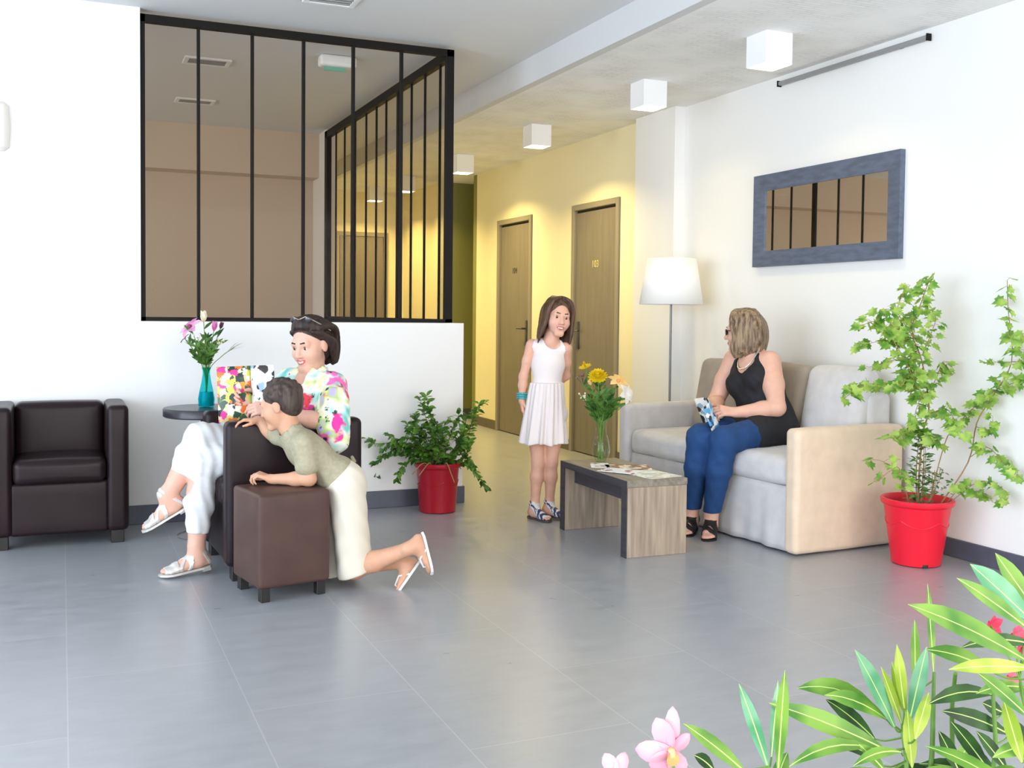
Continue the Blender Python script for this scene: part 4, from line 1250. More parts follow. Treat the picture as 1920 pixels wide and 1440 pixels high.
# ------------------------------------------------------------------ girl
def person_girl():
    base = A(2.60, 5.50, 0)
    t = thing('person', 'standing girl in a sleeveless white dress with one arm behind her back', 'person', tuple(base))
    J = dict(hipL=A(2.655, 5.475, .615), hipR=A(2.545, 5.520, .615), kneeL=A(2.632, 5.475, .335), ankL=A(2.632, 5.495, .082),
             kneeR=A(2.556, 5.500, .335), ankR=A(2.538, 5.500, .076), neck=A(2.628, 5.498, 1.045), shL=A(2.716, 5.468, 1.000), shR=A(2.528, 5.548, 1.018),
             elL=A(2.748, 5.535, .835), wrL=A(2.660, 5.610, .735), elR=A(2.482, 5.560, .832), wrR=A(2.468, 5.545, .695))
    H = Frame(A(2.668, 5.490, 1.185), unit((-.14, -.98, -.05)), unit((.13, .0, 1.)), .93)
    T, m, pel, sh = torso(J, .70, False, wd=.92)
    legs = limb(J['hipL'], J['kneeL'], J['ankL'], (.060, .050, .036, .037, .023)) + limb(J['hipR'], J['kneeR'], J['ankR'], (.060, .050, .036, .037, .023))
    arms = limb(J['shL'], J['elL'], J['wrL'], (.033, .028, .024, .024, .017)) + limb(J['shR'], J['elR'], J['wrR'], (.033, .028, .024, .024, .017))
    FL = Frame(J['ankL'], (.42, -.90, .0), (0, 0, 1), .80); FR = Frame(J['ankR'], (.30, -.95, .0), (0, 0, 1), .80)
    HR = Frame(J['wrR'], (.10, -.05, -1), (-.9, .3, -.05), .70); HL = Frame(J['wrL'], (-.85, .2, -.4), (.1, 1, .1), .70)
    hands = hand_prims(HR, .30, -1, .3) + hand_prims(HL, .4, 1, .3)
    body = T + legs + arms + hands + foot_prims(FL) + foot_prims(FR) + head_prims(H, J['neck'], .7)
    AX = grid(body, .0062, .02, [(H.o, .12, .0036), (HR.p((0, .05, 0)), .07, .0038)])
    sdf_obj('body', field(body, AX), AX, [MT['skin_b'], MT['lips'], MT['teeth']], t, base, 2, face_pick(H, .7))
    eyes_obj(H, t, base, MT['iris_br']); brows_obj(H, t, base, MT['hair_brown'])
    # dress: fitted bodice and a gathered skirt
    st = grow(T, .010)
    sk = A(2.600, 5.497, 0)
    AX = [axis(2.40, 2.80, .0048), axis(5.30, 5.70, .0048), axis(.43, 1.08, .0048)]
    d = field(st, AX); X, Y, Z = mesh3(AX)
    zt_, zb_ = .80, .448
    u = np.clip((zt_ - Z) / (zt_ - zb_), 0, 1)
    cx = 2.606 + (2.580 - 2.606) * u; cy = 5.492 + (5.478 - 5.492) * u
    th = np.arctan2((Y - cy), (X - cx)); rho = np.sqrt((X - cx) ** 2 + ((Y - cy) * 1.15) ** 2)
    R_ = .098 + .040 * u ** .8 + (.004 + .012 * u) * np.sin(th * 11 + 1.3 * np.sin(th * 3)) * (.35 + .65 * u) + .004 * np.sin(th * 23)
    s2 = (rho - R_) * .8
    s2 = np.maximum(s2, Z - zt_); 
    d = np.where(Z > zt_ + .03, d, np.minimum(d, s2))
    d = np.maximum(d, zb_ + .006 * np.sin(th * 5) * 1. - Z)
    nk = [ell(J['neck'] + A(.0, -.06, .012), (.052, .09, .060), None, .01), cone(J['neck'] + A(0, 0, .1), J['neck'] + A(0, 0, -.01), .05, .05, .01)]
    d = np.maximum(d, -field(nk, AX))
    for s_ in 'LR':
        c = J['sh' + s_]; o = unit(c - sh)
        d = np.maximum(d, -field([cone(c + o * .030 + A(0, 0, .06), c + o * .034 - A(0, 0, .070), .058, .046, .01)], AX))
    sdf_obj('dress', d.astype(np.float32), AX, M('white_cotton_dress', (.80, .73, .73), .8, bump=(50, .08)), t, base, 1)
    # shoulder-length hair
    hp = fprims(H, [('e', (0, -.018, .042), (.082, .100, .086), .02), ('e', (0, -.075, -.050), (.070, .036, .100), .04)])
    for s_ in (-1, 1):
        hp += fprims(H, [('e', (s_ * .080, -.018, -.030), (.016, .055, .105), .03)])
        for k in range(8):
            f_ = k / 7.; y0 = .052 - .125 * f_; hang = (.040 if s_ > 0 else -.012)
            hp += locks(H, [([(s_ * .006, .035 - .10 * f_, .128 - .012 * f_), (s_ * .052, y0 * .8 + .012, .104), (s_ * (.080 - .008 * f_), y0 + .002, .045), (s_ * (.086 - .012 * f_), y0 - .004, -.030), (s_ * (.084 - .020 * f_) + hang * .5, y0 - .004, -.095), (s_ * (.078 - .030 * f_) + hang, y0, -.158 - .010 * ((k * 5) % 3))], [.007, .010, .011, .012, .011, .004])], .010)
    for i in range(7):
        x = (i - 3) * .020
        hp += locks(H, [([(x * .6, -.06, .115), (x * 1.1, -.108, .04), (x * 1.1 + .006, -.106, -.05), (x + .018, -.092, -.150 - .008 * (i % 3))], [.012, .013, .013, .005])], .012)
    AX = grid(hp, .0042); d = field(hp, AX)
    d = np.maximum(d, -field(fprims(H, [('e', (0, .088, -.020), (.062, .085, .100), .01)]), AX))
    sdf_obj('hair', d, AX, MT['hair_brown'], t, base, 1)
    # bracelets
    wd_ = unit(J['wrR'] - J['elR'])
    mb = MB()
    for k in range(3):
        c = J['wrR'] - wd_ * (.012 + .013 * k); Fb = Frame(c, wd_, (1, 0, 0.1))
        pts = [Vector(Fb.p((.027 * math.cos(a), 0, .027 * math.sin(a)))) - Vector(base) for a in [2 * PI * i / 20 for i in range(21)]]
        mb.tube(pts, .0062, 8, cap=False)
    mb.build('bracelet', M('turquoise_beads', (.06, .42, .42), .35, noise=(160, .5, (.02, .20, .26, 1))), t)
    ms = M('white_strap', (.74, .72, .74), .5); mn = M('navy_strap', (.035, .045, .13), .5); msol = M('sandal_sole', (.10, .07, .06), .7)
    for F_ in (FL, FR):
        s = thing('sandal', None, None); s.parent = t
        sole_obj('sole', F_, s, base, msol, .012)
        pl = [((0, .135, -.06), (0, 1, .25), .010), ((0, .095, -.05), (0, 1, .35), .009), ((0, .055, -.03), (0, 1, .6), .009), ((0, .02, -.01), (0, .7, .7), .009), ((0, 0, .020), (0, 0, 1), .008)]
        straps_obj('white_straps', F_, pl, s, base, ms, .0045)
        pl = [((0, .115, -.055), (0, 1, .3), .008), ((0, .075, -.04), (0, 1, .45), .008), ((0, .036, -.02), (0, .8, .65), .008), ((0, .008, .003), (0, .5, .9), .007)]
        straps_obj('navy_straps', F_, pl, s, base, mn, .0045)
    return t
person_girl()

# ------------------------------------------------------------------ woman on the sofa
def person_w2():
    base = A(3.45, 4.78, 0)
    t = thing('person', 'woman in a black sleeveless top and blue jeans sitting on the sofa, head turned away', 'person', tuple(base))
    J = dict(hipL=A(3.655, 4.705, .565), hipR=A(3.665, 4.870, .565), kneeL=A(3.255, 4.640, .535), ankL=A(3.245, 4.735, .100),
             kneeR=A(3.195, 4.775, .535), ankR=A(3.205, 4.865, .095), neck=A(3.635, 4.905, 1.000), shL=A(3.655, 4.785, .945), shR=A(3.605, 5.050, .945),
             elL=A(3.600, 4.640, .700), wrL=A(3.395, 4.735, .672), elR=A(3.50, 5.08, .70), wrR=A(3.365, 4.865, .680))
    H = Frame(A(3.600, 4.955, 1.115), unit((-.66, .74, -.08)), unit((-.05, .05, 1)), 1.0)
    T, m, pel, sh = torso(J, 1.03, True, 1.05, .35, 1.0)
    legs = limb(J['hipL'], J['kneeL'], J['ankL'], (.098, .084, .060, .058, .036)) + limb(J['hipR'], J['kneeR'], J['ankR'], (.098, .084, .060, .058, .036))
    arms = limb(J['shL'], J['elL'], J['wrL'], (.062, .058, .045, .044, .029)) + limb(J['shR'], J['elR'], J['wrR'], (.062, .058, .045, .044, .029))
    FL = Frame(J['ankL'], (-.62, -.78, -.10), (0, 0, 1), .95); FR = Frame(J['ankR'], (-.70, -.70, -.08), (0, 0, 1), .95)
    HL = Frame(J['wrL'], (-.90, .20, .12), (.15, -.72, .68), .92); HR = Frame(J['wrR'], (-.85, -.30, .10), (-.2, .7, .68), .92)
    hands = hand_prims(HL, .62, 1, .6) + hand_prims(HR, .6, -1, .6)
    body = T + legs + arms + hands + foot_prims(FL) + foot_prims(FR) + head_prims(H, J['neck'], .3)
    AX = grid(body, .0078, .02, [(H.o, .13, .0042), ((HL.p((0, .05, 0)) + HR.p((0, .05, 0))) / 2, .10, .0045)])
    sdf_obj('body', field(body, AX), AX, [MT['skin_a'], MT['lips'], MT['teeth']], t, base, 2, face_pick(H, .3))
    eyes_obj(H, t, base, MT['iris_br']); brows_obj(H, t, base, MT['hair_brown'])
    # black tunic top with thin straps
    tp = grow(T[:4] + T[6:], .013)
    for s_, q in (('L', -1), ('R', 1)):
        n = sh + (J['sh' + s_] - sh) * .58
        tp += [cone(n - m[:, 2] * .02 + m[:, 1] * .012, n + m[:, 2] * .046, .030, .020, .012), cone(n + m[:, 2] * .046, n - m[:, 2] * .10 - m[:, 1] * .075, .018, .03, .012),
               cone(n + m[:, 2] * .046, n - m[:, 2] * .11 + m[:, 1] * .085, .018, .034, .012)]
    tp += [cone(pel + A(-.01, .01, .07), pel + A(-.02, 0, -.03), .130, .145, .05), cone(J['hipL'], J['hipL'] + (J['kneeL'] - J['hipL']) * .38, .112, .112, .03), cone(J['hipR'], J['hipR'] + (J['kneeR'] - J['hipR']) * .40, .112, .112, .03)]
    AX = grid(tp, .0055); d = field(tp, AX); X, Y, Z = mesh3(AX)
    d = d + (.0025 * np.sin(X * 60 + Z * 45) * np.sin(Y * 60 - Z * 35)).astype(np.float32)
    fwd = m[:, 1]
    d = np.maximum(d, -field([ell(J['neck'] + fwd * .10 - A(0, 0, .015), (.075, .075, .11), m, .01)], AX))
    for s_ in 'LR':
        c = J['sh' + s_]; o = unit(c - sh)
        d = np.maximum(d, -field([cone(c + o * .030 + A(0, 0, .06), c + o * .030 - A(0, 0, .10), .070, .060, .01)], AX))
    d = np.maximum(d, -plane(AX, (0, 0, .478), (0, 0, 1)))
    sdf_obj('top', d, AX, M('black_jersey', (.010, .010, .014), .75), t, base, 1)
    # jeans
    tr = [cone(J['hipL'], J['hipR'], .108, .108, .04)]
    for s_ in 'LR':
        h, k, a = J['hip' + s_], J['knee' + s_], J['ank' + s_]; e = k + (a - k) * .93
        tr += [cone(h, k, .106, .075, .03), cone(k, k + (e - k) * .4, .074, .068, .02), cone(k + (e - k) * .4, e, .068, .047, .02)]
    AX = grid(tr, .007); d = field(tr, AX); X, Y, Z = mesh3(AX)
    d = d + (.0022 * np.sin(Z * 75 + X * 60) * np.sin(Y * 70 + Z * 28)).astype(np.float32)
    d = np.maximum(d, -plane(AX, (0, 0, .130), (0, 0, 1)))
    sdf_obj('jeans', d, AX, M('blue_denim', (.010, .052, .175), .8, noise=(26, .12)), t, base, 1)
    # shoulder-length streaked hair
    hp = fprims(H, [('e', (0, -.014, .046), (.083, .098, .089), .02), ('e', (0, -.062, -.045), (.072, .044, .095), .04)])
    for s_ in (-1, 1):
        hp += fprims(H, [('e', (s_ * .080, -.022, -.035), (.017, .050, .095), .03)])
        for k in range(9):
            f_ = k / 8.; y0 = .050 - .125 * f_; w = (((k * 5) % 4) - 1.5) * .005
            hp += locks(H, [([(s_ * .012, .035 - .10 * f_, .126 - .012 * f_), (s_ * .056, y0 * .8 + .008, .100), (s_ * (.082 - .008 * f_), y0, .040), (s_ * (.090 - .012 * f_) + w, y0 - .010 + w, -.030), (s_ * (.093 - .018 * f_) - w, y0 - .006 - w, -.090), (s_ * (.080 - .026 * f_), y0 + .004 + w, -.146 - .010 * ((k * 3) % 3))], [.008, .012, .013, .015, .015, .006])], .009)
    for i in range(7):
        x = (i - 3) * .021; w = (((i * 5) % 4) - 1.5) * .006
        hp += locks(H, [([(x * .6, -.06, .112), (x * 1.1, -.104, .035), (x * 1.15 + w, -.106, -.045), (x * 1.1 - w, -.094, -.100), (x + w, -.080, -.150)], [.012, .014, .016, .015, .006])], .010)
    AX = grid(hp, .0045); d = field(hp, AX)
    d = np.maximum(d, -field(fprims(H, [('e', (0, .092, -.030), (.062, .080, .110), .01)]), AX))
    sdf_obj('hair', d, AX, MT['hair_streak'], t, base, 1)
    # sunglasses and necklace
    mb = MB()
    for s_ in (-1, 1):
        q = bmesh.ops.create_uvsphere(mb.bm, u_segments=14, v_segments=8, radius=1.)
        for v in q['verts']:
            v.co = Vector(H.p((s_ * .033 + v.co.x * .027, .098 + v.co.y * .004 - abs(v.co.x) * .006, .000 + v.co.z * .019))) - Vector(base)
        mb.tube([Vector(H.p(q)) - Vector(base) for q in ((s_ * .060, .088, .008), (s_ * .082, .02, .008), (s_ * .084, -.01, .004))], .0028, 6)
    mb.build('sunglasses', M('dark_lens_b', (.02, .015, .02), .12, spec=.8), t)
    mb = MB()
    pts = []
    for i in range(25):
        a = PI * i / 24; c = J['neck'] - m[:, 2] * (-.005 + .105 * math.sin(a)) + m[:, 0] * .075 * math.cos(a) + m[:, 1] * (.03 + .093 * math.sin(a))
        pts.append(Vector(c) - Vector(base))
    mb.tube(pts, .0035, 6); mb.build('necklace', M('silver_necklace', (.6, .58, .56), .3, metal=.8), t)
    ms = M('black_sandal', (.014, .010, .010), .5)
    for F_ in (FL, FR):
        s = thing('sandal', None, None); s.parent = t
        sole_obj('sole', F_, s, base, ms, .014)
        straps_obj('strap', F_, [((0, .105, -.055), (.35, 1, .3), .012), ((0, .06, -.03), (-.45, 1, .4), .012), ((0, .06, -.03), (.45, 1, .4), .010), ((0, 0, .010), (0, -.2, 1), .012), ((0, -.04, -.04), (0, 1, -.4), .014)], s, base, ms, .005)
    return t
person_w2()

# ------------------------------------------------------------------ magazine and booklet in hands
MT['mag_cover'] = patch_mat('magazine_cover', rgb(225, 205, 120), [rgb(236, 60, 150), rgb(240, 160, 60), rgb(60, 90, 70), rgb(215, 220, 90), rgb(235, 235, 220), rgb(90, 120, 80), rgb(240, 120, 60), rgb(40, 60, 60), rgb(240, 200, 170)], 36., .4, 7.7, .75, warp=1.3)
MT['mag_inner'] = patch_mat('magazine_page', (.82, .82, .80, 1), [rgb(35, 40, 48), rgb(230, 226, 215), rgb(245, 245, 240), rgb(150, 175, 190), rgb(60, 50, 50)], 22., .5, 2.3, .5, warp=1.1)
def booklet(name, label, spine, dirs, up, w, h, mats, group=None):
    """open magazine: two bowed leaves from a spine, each a part, with thickness"""
    sp = Vector(spine); up = Vector(up).normalized()
    t = thing(name, label, 'magazine', tuple(sp))
    nm = ('cover', 'pages')
    for i, d in enumerate(dirs):
        d = Vector(d); d = (d - up * d.dot(up)).normalized(); n = up.cross(d)
        mb = MB(); n_ = 10; rows = []
        for k in range(n_ + 1):
            u = k / n_
            bow = .018 * math.sin(u * PI) * (1 if i == 0 else -1)
            rows.append([mb.bm.verts.new(d * (w * u) + n * bow + up * (h * v)) for v in (-.5, -.25, 0, .25, .5)])
        for a, b in zip(rows, rows[1:]):
            for j in range(4): mb.bm.faces.new((a[j], b[j], b[j + 1], a[j + 1]))
        mb.build(nm[i], mats[i], t, solid=.0035 if i == 0 else .003)
    return t
booklet('magazine', 'colourful open magazine held up by the woman in the flowered blouse', (.800, 4.862, .822), ((-1, .10, -.02), (.42, -.62, 0)), (-.03, .05, 1), .150, .255, (MT['mag_cover'], MT['mag_inner']))
MT['book_blue'] = patch_mat('blue_picture_page', rgb(205, 215, 222), [rgb(40, 90, 150), rgb(90, 160, 205), rgb(25, 40, 70), rgb(150, 200, 225), rgb(240, 240, 238)], 34., .4, 5.2, .7, warp=1.2)
booklet('booklet', 'small open booklet with a blue picture held by the woman on the sofa', (3.290, 4.785, .665), ((-.80, -.50, .25), (-.2, .95, .25)), (-.40, .05, .9), .135, .175, (MT['book_blue'], MT['mag_inner']))
# =================================================================== PLANTS AND FLOWERS
U_ = Vector((.918, -.397, 0)); V_ = Vector((.397, .918, 0)); W_ = Vector((0, 0, 1))
def uvw(u, v, w): return U_ * u + V_ * v + W_ * w
def leaf_mat(name, c1, c2, rough=.45, rib=None, trans=.25):
    m = bpy.data.materials.new(name); m.use_nodes = True
    t = NT(m); b = t.n['Principled BSDF']; b.inputs['Roughness'].default_value = rough
    b.inputs['Subsurface Weight'].default_value = 0
    tc = t.new('ShaderNodeTexCoord')
    nz = t.new('ShaderNodeTexNoise'); nz.inputs['Scale'].default_value = 17; nz.inputs['Detail'].default_value = 1
    t.lk(tc.outputs['Object'], nz.inputs['Vector'])
    rp = t.ramp(nz.outputs['Fac'], [(.36, c1), (.64, c2)]); t.lk(rp.outputs[0], b.inputs['Base Color'])
    tl = t.new('ShaderNodeBsdfTranslucent'); t.lk(rp.outputs[0], tl.inputs[0])
    mx = t.new('ShaderNodeMixShader'); mx.inputs[0].default_value = trans
    out = [n for n in t.n if n.type == 'OUTPUT_MATERIAL'][0]
    t.lk(b.outputs[0], mx.inputs[1]); t.lk(tl.outputs[0], mx.inputs[2]); t.lk(mx.outputs[0], out.inputs['Surface'])
    return m
MT['leaf_dark'] = leaf_mat('dark_leaf', rgb(44, 92, 24), rgb(104, 152, 50))
MT['leaf_ivy'] = leaf_mat('ivy_leaf', rgb(96, 154, 50), rgb(186, 215, 108), trans=.35)
MT['leaf_small'] = leaf_mat('small_dark_leaf', rgb(60, 110, 48), rgb(112, 160, 74))
MT['ol_green'] = leaf_mat('oleander_leaf', rgb(70, 128, 40), rgb(128, 172, 66))
MT['ol_teal'] = leaf_mat('oleander_leaf_teal', rgb(86, 158, 112), rgb(132, 190, 150))  # teal-toned oleander leaves
MT['ol_young'] = leaf_mat('oleander_leaf_young', rgb(140, 170, 50), rgb(190, 210, 90))
MT['ol_dark'] = leaf_mat('oleander_leaf_dark', rgb(26, 60, 26), rgb(60, 104, 44))
MT['ol_rib'] = M('oleander_midrib', rgb(196, 222, 130), .5)
MT['stem_green'] = M('green_stem', rgb(98, 138, 54), .5, noise=(20, .2)); MT['stem_brown'] = M('brown_stem', rgb(150, 122, 78), .6, noise=(20, .25))
MT['stem_dark'] = M('dark_stem', rgb(58, 66, 34), .6)
MT['foliage'] = leaf_mat('bouquet_leaf', rgb(40, 82, 30), rgb(96, 140, 62)); MT['grass'] = leaf_mat('grass_blade', rgb(92, 112, 66), rgb(150, 162, 112))
def petal(name, c1, c2): return leaf_mat(name, c1, c2, .5, trans=.3)
MT['p_pink'] = petal('pink_petal', rgb(226, 130, 190), rgb(245, 196, 224)); MT['p_mag'] = M('magenta_throat', rgb(150, 40, 100), .5)
MT['p_cream'] = petal('cream_petal', rgb(232, 226, 190), rgb(250, 246, 225)); MT['p_yel'] = petal('yellow_petal', rgb(238, 205, 20), rgb(250, 232, 40))
MT['p_peach'] = petal('peach_petal', rgb(248, 205, 120), rgb(252, 232, 170)); MT['p_white'] = petal('white_petal', rgb(235, 230, 226), rgb(250, 248, 244))
MT['p_pale'] = petal('pale_pink_petal', rgb(232, 160, 184), rgb(244, 204, 216)); MT['p_red'] = petal('red_pink_petal', rgb(224, 60, 96), rgb(242, 110, 140))
MT['p_purp'] = petal('mauve_petal', rgb(120, 70, 96), rgb(170, 120, 140)); MT['p_or'] = M('orange_throat', rgb(236, 150, 90), .5)

def smooth_path(pts, n=14):
    """Catmull-Rom through pts"""
    P = [Vector(p) for p in pts]
    if len(P) < 3: return [P[0].lerp(P[-1], k / n) for k in range(n + 1)]
    Q = [P[0] * 2 - P[1]] + P + [P[-1] * 2 - P[-2]]
    out = []; m = len(P) - 1; per = max(2, n // m)
    for i in range(m):
        a, b, c, d = Q[i:i + 4]
        for k in range(per):
            t = k / per
            out.append(.5 * ((2 * b) + (c - a) * t + (2 * a - 5 * b + 4 * c - d) * t * t + (3 * b - a - 3 * c + d) * t ** 3))
    out.append(P[-1]); return out

def pot(t, r0, r1, h, mat, rim=.012):
    MB().lathe([(0, .004), (r0 - .01, 0), (r0, .006), (r1 - .004, h - .035), (r1 - .003, h - .032), (r1 + rim * .6, h - .028), (r1 + rim, h - .020), (r1 + rim, h - .004), (r1 + rim * .7, h), (r1 - .002, h), (r1 - .008, h - .01), (r1 - .016, h - .055)], 56, cap=False).build('pot', mat, t)
    mb = MB(); rs = r1 - .014; mb.lathe([(0, h - .050), (rs * .5, h - .047), (rs, h - .054), (rs * .9, h - .09), (0, h - .09)], 32, cap=False)
    mb.build('soil', MT['soil'], t)
def garland(t, r, z, mat):
    """the moulded swag line round the pot"""
    pts = []
    for k in range(73):
        a = 2 * PI * k / 72; f = abs(math.sin(a * 2.5 + .9)); zz = z + .030 * (1 - f); rr = r(zz) + .0006
        pts.append((rr * math.cos(a), rr * math.sin(a), zz))
    MB().tube(pts, .0028, 6, cap=False).build('moulded_swag', mat, t)

def lobed(mb, c, d, n, s, rng):
    """five-lobed ivy leaf"""
    d = Vector(d).normalized(); n = Vector(n); n = (n - d * n.dot(d)); n = n.normalized() if n.length > 1e-5 else d.orthogonal().normalized(); sd = d.cross(n)
    out = [(0, -.02), (.30, -.16), (.34, .10), (.52, .20), (.36, .36), (.34, .62), (.16, .56), (0, 1.0), (-.16, .56), (-.34, .62), (-.36, .36), (-.52, .20), (-.34, .10), (-.30, -.16)]
    ctr = mb.bm.verts.new(Vector(c) + d * s * .28 - n * s * .05)
    vs = [mb.bm.verts.new(Vector(c) + sd * x * s + d * y * s + n * s * (.10 * abs(x) - .10 * max(0, y - .4) + rng.uniform(-.02, .02))) for x, y in out]
    for a, b in zip(vs, vs[1:] + vs[:1]): mb.bm.faces.new((ctr, a, b))

# ---- dark red pot by the end of the low wall
def plant_small():
    rng = random.Random(11)
    t = thing('potted_plant', 'bushy small-leaved plant in a dark red pot at the end of the low wall', 'plant', (2.085, 5.925, 0))
    h = .300; pot(t, .110, .132, h, MT['dkred_pot'])
    garland(t, lambda z: .110 + (.128 - .110) * (z / .265), .165, MT['dkred_pot'])
    K = 1 / 4.5 / 309.
    br = [[(795, 800), (720, 700), (600, 690), (480, 600)], [(795, 800), (700, 560), (640, 470), (560, 470)], [(800, 800), (760, 620), (660, 480), (590, 400)], [(800, 800), (820, 660), (760, 520), (740, 450)], [(810, 800), (860, 660), (840, 560), (800, 480)], [(815, 800), (920, 690), (1000, 560), (1030, 440)], [(815, 800), (940, 640), (1040, 500), (1090, 400), (1140, 260)], [(790, 800), (640, 640), (440, 600), (330, 640)], [(820, 800), (980, 760), (1060, 720), (1100, 760)], [(790, 800), (700, 640), (560, 600), (420, 590), (260, 600), (195, 560)], [(780, 800), (640, 640), (480, 560), (380, 500)], [(770, 800), (680, 680), (500, 680), (340, 720), (245, 800), (262, 880)],
          [(760, 800), (650, 720), (520, 760), (470, 870)], [(790, 800), (700, 600), (620, 450), (600, 350)], [(800, 790), (760, 600), (700, 400), (640, 210)], [(800, 790), (780, 500), (720, 300), (700, 190)],
          [(805, 790), (800, 500), (780, 400), (720, 300)], [(810, 790), (840, 560), (850, 450), (900, 350)], [(815, 790), (880, 600), (920, 480), (980, 330)], [(820, 790), (930, 640), (1010, 480), (1060, 330), (1200, 240)],
          [(825, 790), (960, 680), (1040, 560), (1080, 420), (1110, 290)], [(830, 800), (950, 760), (1060, 780), (1130, 860), (1205, 970)], [(820, 800), (900, 700), (960, 600), (940, 520)], [(790, 800), (740, 700), (620, 620), (540, 420)],
          [(800, 800), (860, 740), (900, 700), (1000, 640)], [(790, 800), (690, 660), (500, 640), (330, 680)], [(785, 800), (660, 600), (560, 540), (440, 560)], [(830, 800), (980, 720), (1050, 650), (1060, 560)], [(780, 800), (660, 690), (560, 700), (430, 640)],
          [(825, 800), (900, 760), (1000, 760), (1080, 800)], [(800, 800), (700, 720), (640, 560), (660, 440)]]
    fol = MB(); stm = MB()
    for b in br:
        vo = rng.uniform(-.10, .10)
        pts = [uvw((x - 800) * K, vo * (i / (len(b) - 1)) ** .8 - (0 if i else .0), h - .04 + (800 - y) * K) for i, (x, y) in enumerate(b)]
        pts[0] = uvw(rng.uniform(-.05, .05), rng.uniform(-.05, .05), h - .055)
        sp = smooth_path(pts, 26)
        stm.tube(sp, [.0030 - .0018 * k / len(sp) for k in range(len(sp))], 5)
        n = len(sp)
        for k in range(int(n * .18), n):
            for s_ in (-1, 1):
                if rng.random() < .10: continue
                d = (sp[min(k + 1, n - 1)] - sp[max(k - 1, 0)]).normalized()
                side = d.cross(Vector((rng.uniform(-.4, .4), rng.uniform(-.4, .4), 1))).normalized() * s_
                dd = (d * rng.uniform(.2, .9) + side * rng.uniform(.7, 1.1) + Vector((0, 0, rng.uniform(-.5, .3)))).normalized()
                L = rng.uniform(.036, .058)
                fol.leaf(sp[k], dd, Vector((rng.uniform(-.7, .3), rng.uniform(-1.1, .1), .8)), L, L * .50, rng.uniform(.1, .7), .25)
    stm.build('stems', MT['stem_dark'], t); fol.build('foliage', MT['leaf_dark'], t)
    mb = MB()
    for pts in ([(0, -.08, h - .05), (-.07, -.125, h + .01), (-.12, -.15, h - .03), (-.14, -.15, h - .055)], [(.03, -.08, h - .05), (.06, -.128, h + .012), (.09, -.15, h - .05), (.11, -.155, h - .10)], [(-.03, -.08, h - .05), (-.04, -.13, h + .012), (-.10, -.16, h - .06)]):
        mb.tube(smooth_path([uvw(*p) for p in pts], 12), .0030, 6)
    mb.build('trailing_stems', MT['stem_brown'], t)
plant_small()

